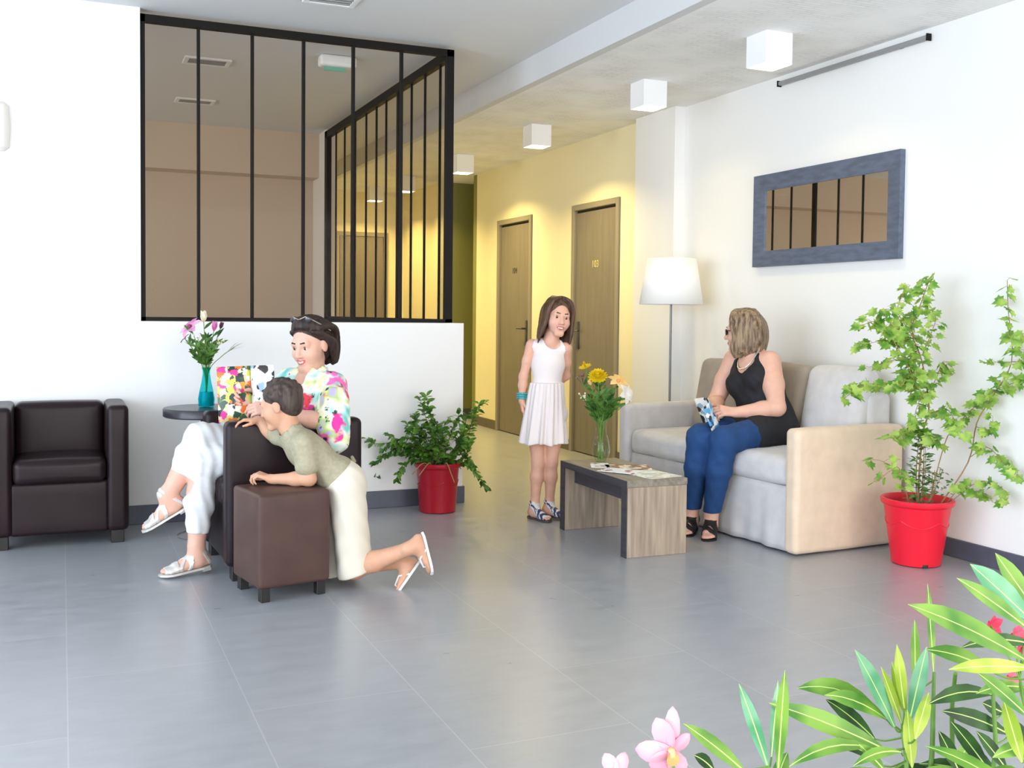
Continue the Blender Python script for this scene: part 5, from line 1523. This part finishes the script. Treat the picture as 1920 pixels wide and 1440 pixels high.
# ---- bright red pot beside the sofa
def plant_ivy():
    rng = random.Random(5)
    t = thing('potted_plant', 'tall ivy-leaved plant in a bright red pot beside the sofa', 'plant', (3.835, 3.845, 0))
    h = .322; pot(t, .115, .160, h, MT['red_pot'])
    garland(t, lambda z: .115 + (.156 - .115) * (z / .287), .195, MT['red_pot'])
    MB().rbox((-.014, -.1185, .002), (.014, -.108, .018), r=.004, n=3, mat=Matrix.Rotation(R(-23), 4, 'Z')).build('drain_hole', MT['dark_gap'], t)
    K = 1 / 3.13 / 385.
    def P(x, y, v=0.): return uvw((x - 541) * K, v, h + (1360 - y) * K)
    # (points, depth of the tip, thickness, leaf density, leaf size, brown?)
    br = [[[[-0.001,0.0,0.27],[0.009,-0.011,0.621],[0.044,-0.015,0.762],[0.019,0.011,0.986],[-0.022,0.041,1.135],[0.028,0.031,1.285],[0.067,0.024,1.394]],0.0055,1.5,0.05],[[[0.037,-0.022,0.763],[-0.039,-0.018,0.872],[-0.143,0.002,1.053],[-0.254,0.023,1.175],[-0.35,0.031,1.162]],0.0028,1.2,0.056],[[[0.037,-0.021,0.804],[-0.065,0.011,0.887],[-0.19,0.048,0.878],[-0.299,0.079,0.87],[-0.378,0.094,0.813]],0.0028,1.3,0.052],[[[-0.038,0.025,1.118],[-0.083,0.071,1.225],[-0.053,0.083,1.301],[0.001,0.084,1.361]],0.0024,1.2,0.046],[[[-0.031,0.014,0.27],[-0.117,-0.013,0.444],[-0.176,-0.029,0.482],[-0.288,-0.027,0.418]],0.0022,0.5,0.05],[[[-0.039,0.017,0.27],[-0.075,0.03,0.427],[-0.154,0.086,0.499],[-0.227,0.135,0.495]],0.002,0.35,0.05],[[[0.091,-0.039,0.27],[0.203,-0.114,0.501],[0.204,-0.159,0.696],[0.208,-0.231,0.817],[0.195,-0.357,1.001],[0.208,-0.318,1.245],[0.198,-0.317,1.38]],0.004,0.62,0.052],[[[0.045,-0.019,0.27],[0.113,-0.05,0.58],[0.161,-0.055,0.654],[0.208,-0.123,0.759],[0.2,-0.276,0.869],[0.206,-0.438,0.927]],0.003,1.0,0.054],[[[0.202,-0.125,0.527],[0.202,-0.225,0.589],[0.205,-0.331,0.522],[0.199,-0.432,0.466]],0.002,0.7,0.048],[[[0.114,-0.049,0.27],[0.145,-0.122,0.372],[0.209,-0.186,0.362],[0.208,-0.267,0.331]],0.0022,0.8,0.056],[[[0.114,-0.049,0.27],[0.203,-0.189,0.42],[0.195,-0.354,0.39],[0.195,-0.328,0.314]],0.0018,0.6,0.046],[[[0.007,-0.0,0.986],[-0.029,0.052,1.001],[-0.096,0.117,0.982],[-0.158,0.179,0.954]],0.0022,1.0,0.048],[[[0.013,-0.015,0.704],[-0.07,-0.023,0.683],[-0.16,-0.03,0.629],[-0.212,-0.051,0.626]],0.0022,1.1,0.06],[[[0.029,-0.017,0.821],[0.101,-0.007,0.919],[0.151,0.01,0.984],[0.207,0.019,0.916]],0.0022,1.2,0.044],[[[0.008,0.001,1.019],[0.031,-0.027,1.12],[0.039,-0.048,1.202],[0.001,-0.051,1.259]],0.0022,1.3,0.046],[[[-0.007,0.011,1.102],[-0.118,0.054,1.151],[-0.176,0.075,1.233],[-0.128,0.047,1.242]],0.0022,1.2,0.052],[[[0.044,-0.026,0.738],[0.081,-0.085,0.759],[0.08,-0.13,0.73],[0.085,-0.179,0.653]],0.0022,1.2,0.058],[[[0.201,-0.162,0.68],[0.199,-0.244,0.672],[0.199,-0.257,0.739]],0.0016,1.0,0.046],[[[0.021,-0.02,0.638],[-0.003,-0.087,0.63],[-0.027,-0.154,0.606]],0.002,1.2,0.07],[[[0.202,-0.346,1.001],[0.202,-0.269,0.997],[0.2,-0.193,0.985]],0.0016,0.7,0.046],[[[0.206,-0.347,1.001],[0.208,-0.406,1.019],[0.204,-0.414,1.129],[0.205,-0.386,1.112]],0.0018,0.8,0.05],[[[0.037,-0.019,0.854],[-0.029,-0.042,0.824],[-0.095,-0.068,0.746],[-0.115,-0.112,0.702]],0.002,1.2,0.056],[[[0.007,-0.002,0.936],[-0.106,-0.03,0.923],[-0.203,-0.067,0.862]],0.002,1.3,0.056],[[[-0.007,0.01,1.069],[-0.066,0.051,1.093],[-0.171,0.11,1.083],[-0.246,0.156,1.056]],0.002,1.2,0.05]]
    stm = MB(); fol = MB()
    for pts, r, dens, ls in br:
        sp = smooth_path(pts, 26)
        n = len(sp); stm.tube(sp, [r * (1 - .6 * k / n) for k in range(n)], 6)
        acc = 0.
        for k in range(1, n):
            low = sp[k].z < h + .02
            fr = .42 if pts[0][2] < .3 and len(pts) > 4 else .12
            if k < n * fr or low: continue
            acc += (sp[k] - sp[k - 1]).length * dens * 70
            while acc > 1:
                acc -= 1
                a = rng.uniform(0, 2 * PI)
                dr = Vector((math.cos(a), math.sin(a), rng.uniform(-.5, .6))).normalized()
                c = sp[k] + dr * rng.uniform(.008, .034)
                stm.tube([sp[k], sp[k].lerp(c, .6) + Vector((0, 0, .004)), c], .0009, 4)
                nn = (Vector((-.35, -.75, .75)) + Vector((rng.uniform(-.8, .8), rng.uniform(-.8, .8), rng.uniform(-.5, .5)))).normalized()
                c.x = min(c.x, 4.075 - 3.835)
                dl = dr + Vector((0, 0, -.45))
                if c.x > .19: dl.x = -abs(dl.x)
                lobed(fol, c, dl, nn, ls * rng.uniform(.85, 1.25), rng)
    fol.build('foliage', MT['leaf_ivy'], t)
    for k in range(7):
        a = k * .9; stm2 = [uvw(.008, 0, h - .05) + Vector((.012 * math.cos(a), .012 * math.sin(a), 0)), uvw(.012, 0, h + .15) + Vector((.022 * math.cos(a), .022 * math.sin(a), 0)), uvw(.014, 0, h + .32) + Vector((.012 * math.cos(a + .4), .012 * math.sin(a + .4), 0))]
        stm.tube(smooth_path(stm2, 8), .0016, 5)
    lo = MB()
    for k in range(260):
        z = rng.uniform(h - .04, h + .33); a = rng.uniform(0, 2 * PI); rr = rng.uniform(.008, .040) * (1.2 - .5 * (z - h) / .33)
        p = uvw(.008 + .02 * (z - h), 0, z) + Vector((rr * math.cos(a), rr * math.sin(a), 0))
        L = rng.uniform(.026, .042)
        lo.leaf(p, (math.cos(a), math.sin(a), rng.uniform(-.2, .9)), (rng.uniform(-.4, .4), rng.uniform(-.4, .4), 1), L, L * .5, .3, .2)
    for k in range(5):
        stm.tube(smooth_path([uvw(.05, 0, h - .05), uvw(.06 + .012 * k, -.03 + .015 * k, .38), uvw(.05 + .022 * k, -.04 + .02 * k, .46)], 8), .0014, 5)
    for k in range(60):
        q = uvw(rng.uniform(.04, .15), rng.uniform(-.05, .05), rng.uniform(.34, .46)); a = rng.uniform(0, 6.28); L = rng.uniform(.020, .034)
        lo.leaf(q, (math.cos(a), math.sin(a), rng.uniform(-.3, .8)), (0, -.5, 1), L, L * .45, .3, .2)
    stm.build('stems', MT['stem_brown'], t)
    lo.build('small_foliage', MT['leaf_small'], t)
plant_ivy()
OL= [[0.042,0.041,0.521,-0.061,0.026,0.67,0.026,0.1,1.0],[0.029,0.069,0.545,-0.12,0.092,0.593,0.0265,0.45,0.0],[0.029,0.047,0.536,-0.106,0.042,0.597,0.0225,0.3,0.0],[0.053,0.099,0.479,-0.064,0.088,0.568,0.0216,0.15,3.0],[-0.017,0.0,0.511,-0.212,0.045,0.598,0.0269,0.1,0.0],[0.052,0.037,0.529,0.006,0.039,0.63,0.0176,0.0,2.0],[0.056,0.036,0.554,0.03,0.03,0.667,0.0158,-0.1,2.0],[0.067,0.042,0.536,0.037,0.047,0.632,0.0142,0.0,2.0],[0.078,0.047,0.523,0.136,0.07,0.638,0.0199,0.1,1.0],[0.042,-0.003,0.52,0.062,-0.009,0.596,0.019,0.0,2.0],[0.178,0.135,0.538,0.178,0.141,0.661,0.0134,0.05,0.0],[0.239,0.153,0.552,0.245,0.179,0.711,0.0137,0.05,0.0],[-0.034,-0.015,0.493,-0.147,-0.007,0.546,0.0166,0.4,3.0],[-0.063,-0.022,0.528,-0.222,-0.019,0.525,0.018,0.5,0.0],[-0.038,-0.055,0.532,-0.141,-0.065,0.531,0.0145,0.4,0.0],[-0.237,0.009,0.51,-0.303,-0.001,0.657,0.016,0.1,1.0],[-0.225,0.003,0.509,-0.227,-0.011,0.671,0.0161,0.05,0.0],[-0.209,0.04,0.513,-0.186,0.057,0.626,0.0134,0.0,1.0],[-0.281,0.006,0.515,-0.389,0.013,0.604,0.019,0.1,0.0],[-0.325,0.025,0.518,-0.364,0.022,0.549,0.0159,0.3,3.0],[-0.061,-0.046,0.503,-0.112,-0.044,0.552,0.0147,0.1,0.0],[0.052,0.012,0.465,0.045,0.019,0.56,0.0174,0.0,2.0],[0.106,-0.155,0.688,-0.102,-0.126,0.787,0.033,0.12,0.0],[0.127,-0.14,0.729,0.01,-0.108,0.811,0.0209,0.08,0.0],[0.165,-0.113,0.73,0.077,-0.071,0.818,0.0333,0.05,1.0],[0.203,-0.085,0.739,0.162,-0.043,0.822,0.0257,0.0,0.0],[0.062,-0.201,0.697,-0.079,-0.182,0.707,0.0182,0.12,2.0],[0.095,-0.107,0.655,-0.033,-0.094,0.703,0.0211,0.25,0.0],[0.075,-0.188,0.618,-0.01,-0.17,0.689,0.0217,0.1,0.0],[0.174,-0.036,0.586,0.046,-0.024,0.584,0.0207,0.4,3.0],[0.215,-0.035,0.513,0.081,-0.018,0.566,0.0227,0.2,3.0],[0.222,-0.014,0.542,0.174,-0.015,0.565,0.0195,0.0,3.0],[0.168,-0.038,0.461,0.11,-0.01,0.542,0.0209,0.1,3.0],[0.179,-0.065,0.47,0.116,-0.056,0.542,0.0189,0.1,3.0],[0.099,-0.158,0.535,0.057,-0.157,0.638,0.0191,0.0,2.0],[0.143,-0.134,0.518,0.124,-0.123,0.583,0.0246,0.0,3.0],[0.133,-0.15,0.551,0.058,-0.14,0.542,0.0177,0.3,0.0],[0.124,-0.019,0.457,0.092,-0.003,0.526,0.0192,0.1,3.0],[0.191,-0.085,0.611,0.084,-0.083,0.616,0.0168,0.3,0.0],[0.186,-0.102,0.686,0.046,-0.085,0.693,0.0166,0.35,3.0]]
OS= [[(0.044, 0.016, 0.464), (0.053, 0.036, 0.516)], [(0.095, 0.015, 0.456), (0.115, 0.032, 0.546), (0.209, 0.123, 0.565)], [(0.157, 0.031, 0.439), (0.152, 0.027, 0.542), (0.118, -0.01, 0.62)], [(0.122, -0.147, 0.518), (0.127, -0.142, 0.68), (0.165, -0.113, 0.734)], [(-0.237, 0.008, 0.506), (-0.237, 0.009, 0.514)], [(0.174, -0.04, 0.466), (0.174, -0.036, 0.588)]]
# ---- oleander close to the viewer
def plant_oleander():
    rng = random.Random(2)
    t = thing('potted_shrub', 'long-leaved oleander shrub in the right foreground with pinkish red blooms', 'shrub', (1.22, 1.26, 0))
    pot(t, .13, .17, .30, M('terracotta', rgb(150, 92, 66), .8, noise=(12, .2)))
    stm = MB(); nodes = []
    for s in OS:
        a = Vector(s[0]); b = Vector((a.x * .35, a.y * .35, .24))
        sp = smooth_path([b, b.lerp(a, .5) + Vector((0, 0, .02)), a] + [Vector(q) for q in s[1:]], 20)
        stm.tube(sp, [.0052 - .0022 * k / len(sp) for k in range(len(sp))], 8); nodes += sp
    mats = [MT['ol_green'], MT['ol_teal'], MT['ol_young'], MT['ol_dark'], MT['ol_rib']]
    F = MB()
    prof = ((0, .12), (.08, .34), (.2, .66), (.38, .95), (.55, 1.), (.72, .86), (.86, .52), (.95, .2), (1, .02))
    def one(a, b, w, bow, k, fold=.18):
        a = Vector(a); b = Vector(b); ch = b - a; L = ch.length
        n = Vector((-.35, -.80, .50)) + Vector((rng.uniform(-.3, .3), rng.uniform(-.2, .2), rng.uniform(-.2, .2)))
        d = ch.normalized(); n = (n - d * n.dot(d)).normalized(); sd = d.cross(n)
        rows = []
        for (u, ww) in prof:
            c = a + ch * u + Vector((0, 0, 1)) * bow * L * .9 * u * (1 - u)
            hw = w * .62 * ww; rw = min(hw * .5, .0011 * (1 - .6 * u))
            rows.append((c - sd * hw + n * fold * hw, c - sd * rw, c + sd * rw, c + sd * hw + n * fold * hw))
        m = F.bm
        V = [[m.verts.new(p) for p in r] for r in rows]
        for q, r in zip(V, V[1:]):
            for j in range(3):
                f = m.faces.new((q[j], q[j + 1], r[j + 1], r[j])); f.material_index = 4 if j == 1 else k
        near = min(nodes, key=lambda q: (q - a).length)
        if (near - a).length < .16:
            stm.tube(smooth_path([near, near.lerp(a, .6) - Vector((0, 0, .004)), a], 6), .0016, 5)
    for (bx, by, bz, tx, ty, tz, w, bow, k) in OL:
        one((bx, by, bz), (tx, ty, tz), w, bow, int(k))
    for s in OS:
        a = Vector(s[0])
        for q in range(9):
            ang = rng.uniform(0, 6.28); b0 = a + Vector((0, 0, rng.uniform(-.14, -.02)))
            L = rng.uniform(.09, .15)
            one(b0, b0 + Vector((math.cos(ang) * L, math.sin(ang) * L, rng.uniform(-.02, .05))), .020, .3, rng.choice((0, 0, 3)))
    F.build('foliage', mats, t); stm.build('stems', MT['stem_green'], t)
    for i, c in enumerate(((.206, -.045, .686), (.222, -.050, .665), (.202, -.046, .613), (.170, -.030, .700), (.235, -.055, .69))):
        mb = MB()
        for q in range(5):
            a = q * 2 * PI / 5 + i
            mb.leaf(c, (math.cos(a) * .8, -.35 + .3 * math.sin(i), math.sin(a) * .8), (0, -1, .2), .022, .017, -.2, .2)
        mb.build('bloom', MT['p_red'], t)
    mb = MB()
    for c in ((.206, -.045, .686), (.222, -.050, .665), (.202, -.046, .613), (.170, -.030, .700), (.235, -.055, .69)):
        mb.tube(smooth_path([(.145, -.12, .60), (.17, -.09, .63), c], 8), .0016, 5)
    mb.build('flower_stalks', MT['stem_green'], t)
plant_oleander()

def orchid():
    t = thing('orchid', 'pale pink orchid blooming in the foreground, left of the oleander', 'flower', (.80, 1.22, 0))
    pot(t, .055, .07, .13, M('white_ceramic', (.8, .8, .78), .3))
    sp = smooth_path([(0, 0, .09), (.015, -.01, .30), (.01, .0, .48), (-.02, .004, .575)], 16)
    MB().tube(sp, .0032, 8).build('stem', MT['stem_green'], t)
    MB().tube(smooth_path([(.012, .0, .42), (-.03, .015, .50), (-.085, .030, .552)], 10), .0025, 6).build('side_stem', MT['stem_green'], t)
    mb = MB()
    for k in range(4):
        a = k * 1.6; mb.leaf((0, 0, .09), (math.cos(a), math.sin(a), .9), (0, 0, 1), .17, .03, .6, .2)
    mb.build('leaves', MT['leaf_dark'], t)
    def bloom(c, s, pts):
        c = Vector(c); mb = MB()
        pr_ = ((0, .35), (.2, .75), (.45, 1.), (.7, .92), (.88, .58), (1, .06))
        for (du, dw, dv, L, Wd) in pts:
            d = uvw(du, dv, dw).normalized()
            mb.leaf(c, d, -V_ * .9 + U_ * (-.3 * du) + W_ * (-.25 * dw), L * s, Wd * s, .35, .22, prof=pr_)
        mb.build('petals', MT['p_pale'], t, solid=.0012)
        mb = MB(); mb.leaf(c - V_ * .004, uvw(.15, -.5, -.8), W_, .020 * s, .020 * s, .8, .35, prof=pr_); mb.leaf(c - V_ * .004, uvw(-.25, .3, -.9), U_, .014 * s, .012 * s, .4, .3, prof=pr_)
        mb.build('throat', MT['p_or'], t)
        MB().tube([c + V_ * .002, c - V_ * .012 + W_ * .004, c - V_ * .018 - W_ * .002], [.005 * s, .004 * s, .003 * s], 8).build('column', MT['p_yel'] if False else MT['p_peach'], t)
    bloom((-.022, .002, .592), 1.0, ((-.45, .95, .10, .048, .030), (.10, 1.0, .25, .060, .022), (.75, .55, .1, .036, .018), (-.95, -.05, .0, .050, .032), (-.65, -.8, .05, .042, .030), (.45, -.9, .0, .040, .028)))
    bloom((-.092, .031, .558), .9, ((-.5, .8, .1, .036, .024), (.4, .9, .1, .036, .022), (-1, .0, 0, .03, .02), (.9, -.1, 0, .03, .022)))
orchid()

# ---- vases and cut flowers
def vase(name, label, loc, prof, mat):
    t = thing(name, label, 'vase', loc)
    MB().lathe(prof, 40, cap=False).build('glass', mat, t)
    return t
V1 = (.705, 5.72, .687)
t = vase('vase', 'narrow turquoise glass vase on the round side table', V1, [(0, .003), (.034, 0), (.041, .006), (.043, .045), (.036, .085), (.026, .130), (.019, .175), (.019, .195), (.025, .212)], MT['teal_glass'])
MB().lathe([(0, .008), (.036, .008), (.039, .045), (.033, .082), (0, .082)], 32, cap=False).build('water', M('tinted_water', rgb(0, 150, 160), .1, spec=.5), t)
V2 = (2.742, 5.075, .385)
t = vase('vase', 'clear cut-glass vase at the far end of the coffee table', V2, [(0, .003), (.030, 0), (.036, .006), (.050, .050), (.052, .075), (.044, .115), (.031, .160), (.029, .185), (.036, .228)], MT['clear_glass'])
mb = MB()
for k in range(14):
    a = 2 * PI * k / 14
    mb.tube([(r * math.cos(a + z * 4), r * math.sin(a + z * 4), z) for r, z in ((.0495, .045), (.0515, .07), (.044, .113), (.035, .148))], .0014, 5)
mb.build('cut_facets', MT['clear_glass'], t)
MB().lathe([(0, .008), (.032, .008), (.045, .05), (.047, .075), (.038, .115), (0, .115)], 32, cap=False).build('water', glass_mat('clear_water', (.90, .95, .88, 1), 1.33), t)

def bloom_lily(mb, c, d, L, W, n=6, open_=1., seed=0):
    d = Vector(d).normalized(); u = d.orthogonal().normalized(); v = d.cross(u)
    for k in range(n):
        a = 2 * PI * k / n + seed
        o = u * math.cos(a) + v * math.sin(a)
        dd = d * (1 - .75 * open_) + o * open_
        mb.leaf(c, dd, d, L, W, .9 * open_, .2, prof=((0, .25), (.25, .8), (.5, 1), (.75, .75), (1, .05)))
def bloom_mum(mb, c, d, r, seed=0, layers=5):
    rng = random.Random(seed); d = Vector(d).normalized(); u = d.orthogonal().normalized(); v = d.cross(u)
    for la in range(layers):
        el = la / (layers - 1.) * 1.35
        n = int(16 - la * 2.4)
        for k in range(n):
            a = 2 * PI * (k + .5 * (la % 2)) / n + rng.uniform(-.1, .1)
            o = (u * math.cos(a) + v * math.sin(a)) * math.cos(el) + d * math.sin(el)
            mb.leaf(Vector(c) + d * .004 * la, o, d, r * (1 - .09 * la), r * .42, -.5, .3)
def cut(name, label, cat, V, head, rim, kind, mat, size, leaves=5, group=None, lean=None, seed=1, throat=None):
    """one cut flower: stem from the vase floor through the neck to the head, with leaves and bloom as parts"""
    rng = random.Random(seed)
    t = thing(name, label, cat, V, 0, group)
    hd = uvw(*head); foot = Vector((-rim[0] * .9, -rim[1] * .9, .012)); rm = Vector((rim[0], rim[1], .19))
    sp = smooth_path([foot, rm, rm.lerp(hd, .5) + Vector((0, 0, .015)), hd], 18)
    MB().tube(sp, .0020, 6).build('stem', MT['stem_green'], t)
    dr = (sp[-1] - sp[-3]).normalized()
    if lean is not None: dr = (dr * .45 + uvw(*lean)).normalized()
    n = len(sp)
    if leaves:
        mb = MB()
        for k in range(leaves):
            i = int(n * .42 + (n * .5) * (k + .5) / leaves); i = min(i, n - 2); a = rng.uniform(0, 6.28)
            d = ((sp[i + 1] - sp[i]).normalized() * .9 + Vector((math.cos(a), math.sin(a), .1)) * .8).normalized()
            L = rng.uniform(.045, .075); mb.leaf(sp[i], d, Vector((-.3, -.8, .6)), L, L * .26, .5, .2)
        mb.build('leaves', MT['foliage'], t)
    mb = MB()
    if kind == 'lily': bloom_lily(mb, hd, dr, size * 1.1, size * .66, 6, .80, seed)
    elif kind == 'bud': bloom_lily(mb, hd, dr, size, size * .55, 5, .16, seed)
    elif kind == 'mum': bloom_mum(mb, hd, dr, size, seed)
    elif kind == 'daisy': bloom_mum(mb, hd, dr, size, seed, 2)
    elif kind == 'spray':
        for q in range(9):
            c = hd + Vector((rng.uniform(-1, 1), rng.uniform(-1, 1), rng.uniform(-.8, 1))) * size
            mb.tube([sp[-3], c], .0009, 4); mb.sphere(c, size * .24, 8)
    elif kind == 'grass':
        for q in range(8):
            b0 = sp[-4]; d = (hd - b0).normalized() + Vector((rng.uniform(-.3, .3), rng.uniform(-.3, .3), rng.uniform(-.25, .25)))
            mb.leaf(b0, d, W_, size * rng.uniform(.7, 1.), .0055, .3, .1)
    elif kind == 'green':
        for q in range(16):
            i = min(n - 2, int(n * .45 + n * .55 * q / 16)); a = rng.uniform(0, 6.28)
            d = ((sp[i + 1] - sp[i]).normalized() + Vector((math.cos(a), math.sin(a), rng.uniform(-.2, .4)))).normalized(); L = size * rng.uniform(.7, 1.2)
            mb.leaf(sp[i], d, (-.3, -.8, .6), L, L * .34, .4, .2)
    mb.build('bloom' if kind not in ('grass', 'green') else 'foliage', mat, t)
    if throat: MB().sphere(hd + dr * size * .14, size * .20, 10, sc=(1, 1, .9)).build('throat', throat, t)
    return t
K1 = 1 / 351.
def h1(x, y, v=0.): return ((x - 387) * K1, v, .212 + (690 - y) * K1)
cut('lily', 'open pink lily with a dark throat, largest bloom in the turquoise vase', 'flower', V1, h1(360, 616, -.02), (-.008, -.006), 'lily', MT['p_pink'], .068, 4, lean=(-.5, -.7, .5), seed=1, throat=MT['p_mag'])
cut('lily', 'small half-open mauve pink lily low on the left side of the turquoise vase', 'flower', V1, h1(347, 637, .0), (-.010, .0), 'lily', MT['p_purp'], .034, 3, lean=(-.6, -.4, .5), seed=2)
cut('lily', 'pale cream lily bud standing tallest in the turquoise vase', 'flower', V1, h1(381, 606, .01), (.0, -.004), 'bud', MT['p_cream'], .066, 4, lean=(0, 0, 1), seed=3)
cut('lily', 'pink lily bud to the right of the cream bud in the turquoise vase', 'flower', V1, h1(402, 622, -.01), (.006, -.004), 'bud', MT['p_pink'], .056, 4, lean=(.1, 0, 1), seed=4)
cut('lily', 'small deep mauve bud behind the pink bud in the turquoise vase', 'flower', V1, h1(410, 618, .03), (.008, .004), 'bud', MT['p_purp'], .040, 3, lean=(.3, 0, 1), seed=5)
cut('spray_flower', 'tiny white filler sprig at the centre of the turquoise vase', 'flower', V1, h1(374, 634, -.035), (-.003, -.010), 'spray', MT['p_white'], .020, 3, seed=6)
cut('spray_flower', 'loose pale filler sprig on the right of the turquoise vase', 'flower', V1, h1(416, 640, -.02), (.010, -.006), 'spray', MT['p_cream'], .018, 4, seed=7)
cut('grass_stem', 'wispy grass blades reaching out to the right of the turquoise vase', 'grass', V1, h1(440, 652, -.01), (.012, .0), 'grass', MT['grass'], .115, 0, seed=8)
cut('grass_stem', 'dark feathery sprig reaching out to the left of the turquoise vase', 'grass', V1, h1(348, 640, .02), (-.012, .004), 'grass', MT['p_purp'], .055, 3, seed=9)
for i, (x, y, v) in enumerate(((372, 648, -.05), (392, 640, -.05), (404, 652, -.03), (362, 660, .0), (385, 632, .04), (396, 664, -.045), (378, 668, -.04))):
    cut('leafy_stem', 'leafy green filler stem in the turquoise vase', 'foliage', V1, h1(x, y, v), (.008 * math.cos(i * 2), .008 * math.sin(i * 2)), 'green', MT['foliage'], .050, 0, 'green stems in the turquoise vase', seed=20 + i)
K2 = 1 / 338.
def h2(x, y, v=0.): return ((x - 1127) * K2, v, .228 + (790 - y) * K2)
cut('chrysanthemum', 'full bright yellow chrysanthemum, largest bloom in the clear vase', 'flower', V2, h2(1119, 710, -.03), (-.006, -.010), 'mum', MT['p_yel'], .062, 5, lean=(-.1, -.8, .6), seed=31)
cut('chrysanthemum', 'smaller yellow flower at the upper left of the clear vase', 'flower', V2, h2(1097, 692, .02), (-.012, .004), 'daisy', MT['p_yel'], .042, 4, lean=(-.3, -.4, .8), seed=32)
cut('lily', 'peach yellow lily on the right of the clear vase', 'flower', V2, h2(1157, 716, -.01), (.012, -.004), 'lily', MT['p_peach'], .058, 4, lean=(.2, -.7, .6), seed=33, throat=MT['p_or'])
cut('lily', 'white lily drooping at the far right of the clear vase', 'flower', V2, h2(1172, 738, -.03), (.014, -.008), 'lily', MT['p_white'], .060, 3, lean=(.6, -.7, -.1), seed=34)
cut('lily', 'small half-open white flower below the yellow chrysanthemum', 'flower', V2, h2(1106, 722, -.05), (-.010, -.012), 'bud', MT['p_peach'], .034, 3, lean=(-.4, -.5, .5), seed=35)
cut('spray_flower', 'mauve white filler sprig at the far left of the clear vase', 'flower', V2, h2(1086, 708, .0), (-.016, .0), 'spray', MT['p_purp'], .020, 3, seed=36)
cut('spray_flower', 'thin pale green sprig hanging low on the left of the clear vase', 'flower', V2, h2(1092, 745, -.03), (-.016, -.006), 'spray', MT['p_cream'], .022, 4, seed=37)
cut('grass_stem', 'fine grass blades fanning out to the right of the clear vase', 'grass', V2, h2(1180, 752, .0), (.016, .0), 'grass', MT['grass'], .105, 0, seed=38)
for i, (x, y, v) in enumerate(((1118, 740, -.06), (1132, 730, -.05), (1146, 735, -.03), (1108, 750, -.04), (1138, 752, -.06), (1155, 750, .0), (1124, 722, .04), (1150, 762, -.04), (1112, 765, -.02))):
    cut('leafy_stem', 'leafy green filler stem in the clear vase', 'foliage', V2, h2(x, y, v), (.012 * math.cos(i * 2), .012 * math.sin(i * 2)), 'green', MT['foliage'], .058, 0, 'green stems in the clear vase', seed=50 + i)

# ---- papers on the coffee table
MT['br_a'] = patch_mat('brochure_brown', rgb(205, 190, 170), [rgb(140, 84, 62), rgb(225, 215, 200), rgb(170, 120, 84), rgb(235, 225, 205), rgb(110, 80, 70)], 30., .45, 1.3, .8, warp=1.2)
MT['br_b'] = patch_mat('brochure_pale', rgb(226, 228, 216), [rgb(238, 238, 230), rgb(205, 212, 190), rgb(245, 245, 240), rgb(196, 206, 200), rgb(225, 205, 190)], 26., .45, 4.3, .7, warp=1.2)
MT['br_c'] = patch_mat('brochure_white', (.82, .84, .86, 1), [rgb(240, 242, 245), rgb(190, 200, 220), rgb(225, 228, 232), rgb(170, 90, 84)], 28., .45, 6.1, .5, warp=1.2)
def brochure(label, x, y, rz, w, h, z, mat):
    t = thing('brochure', label, 'brochure', (2.725 + x, 4.815 + y, .3845 + z), rz)
    MB().box((-w / 2, -h / 2, 0), (w / 2, h / 2, .003), bev=.0008, seg=1).build('cover', mat, t, smooth=False)
    MB().box((-w / 2 + .002, -h / 2 + .002, -.0005 + .0), (w / 2 - .002, h / 2 - .002, .0006)).build('pages', MT['paper'], t, smooth=False)
brochure('large pale brochure at the near end of the coffee table', .045, -.235, R(8), .20, .25, 0, MT['br_b'])
brochure('white brochure overlapping the pale one on the coffee table', -.06, -.10, R(35), .14, .20, .0035, MT['br_c'])
brochure('brown picture brochure in the middle of the coffee table', .055, .02, R(70), .17, .235, .0, MT['br_a'])
brochure('small cream leaflet just in front of the clear vase', -.055, .135, R(-25), .10, .16, .0, MT['br_c'])
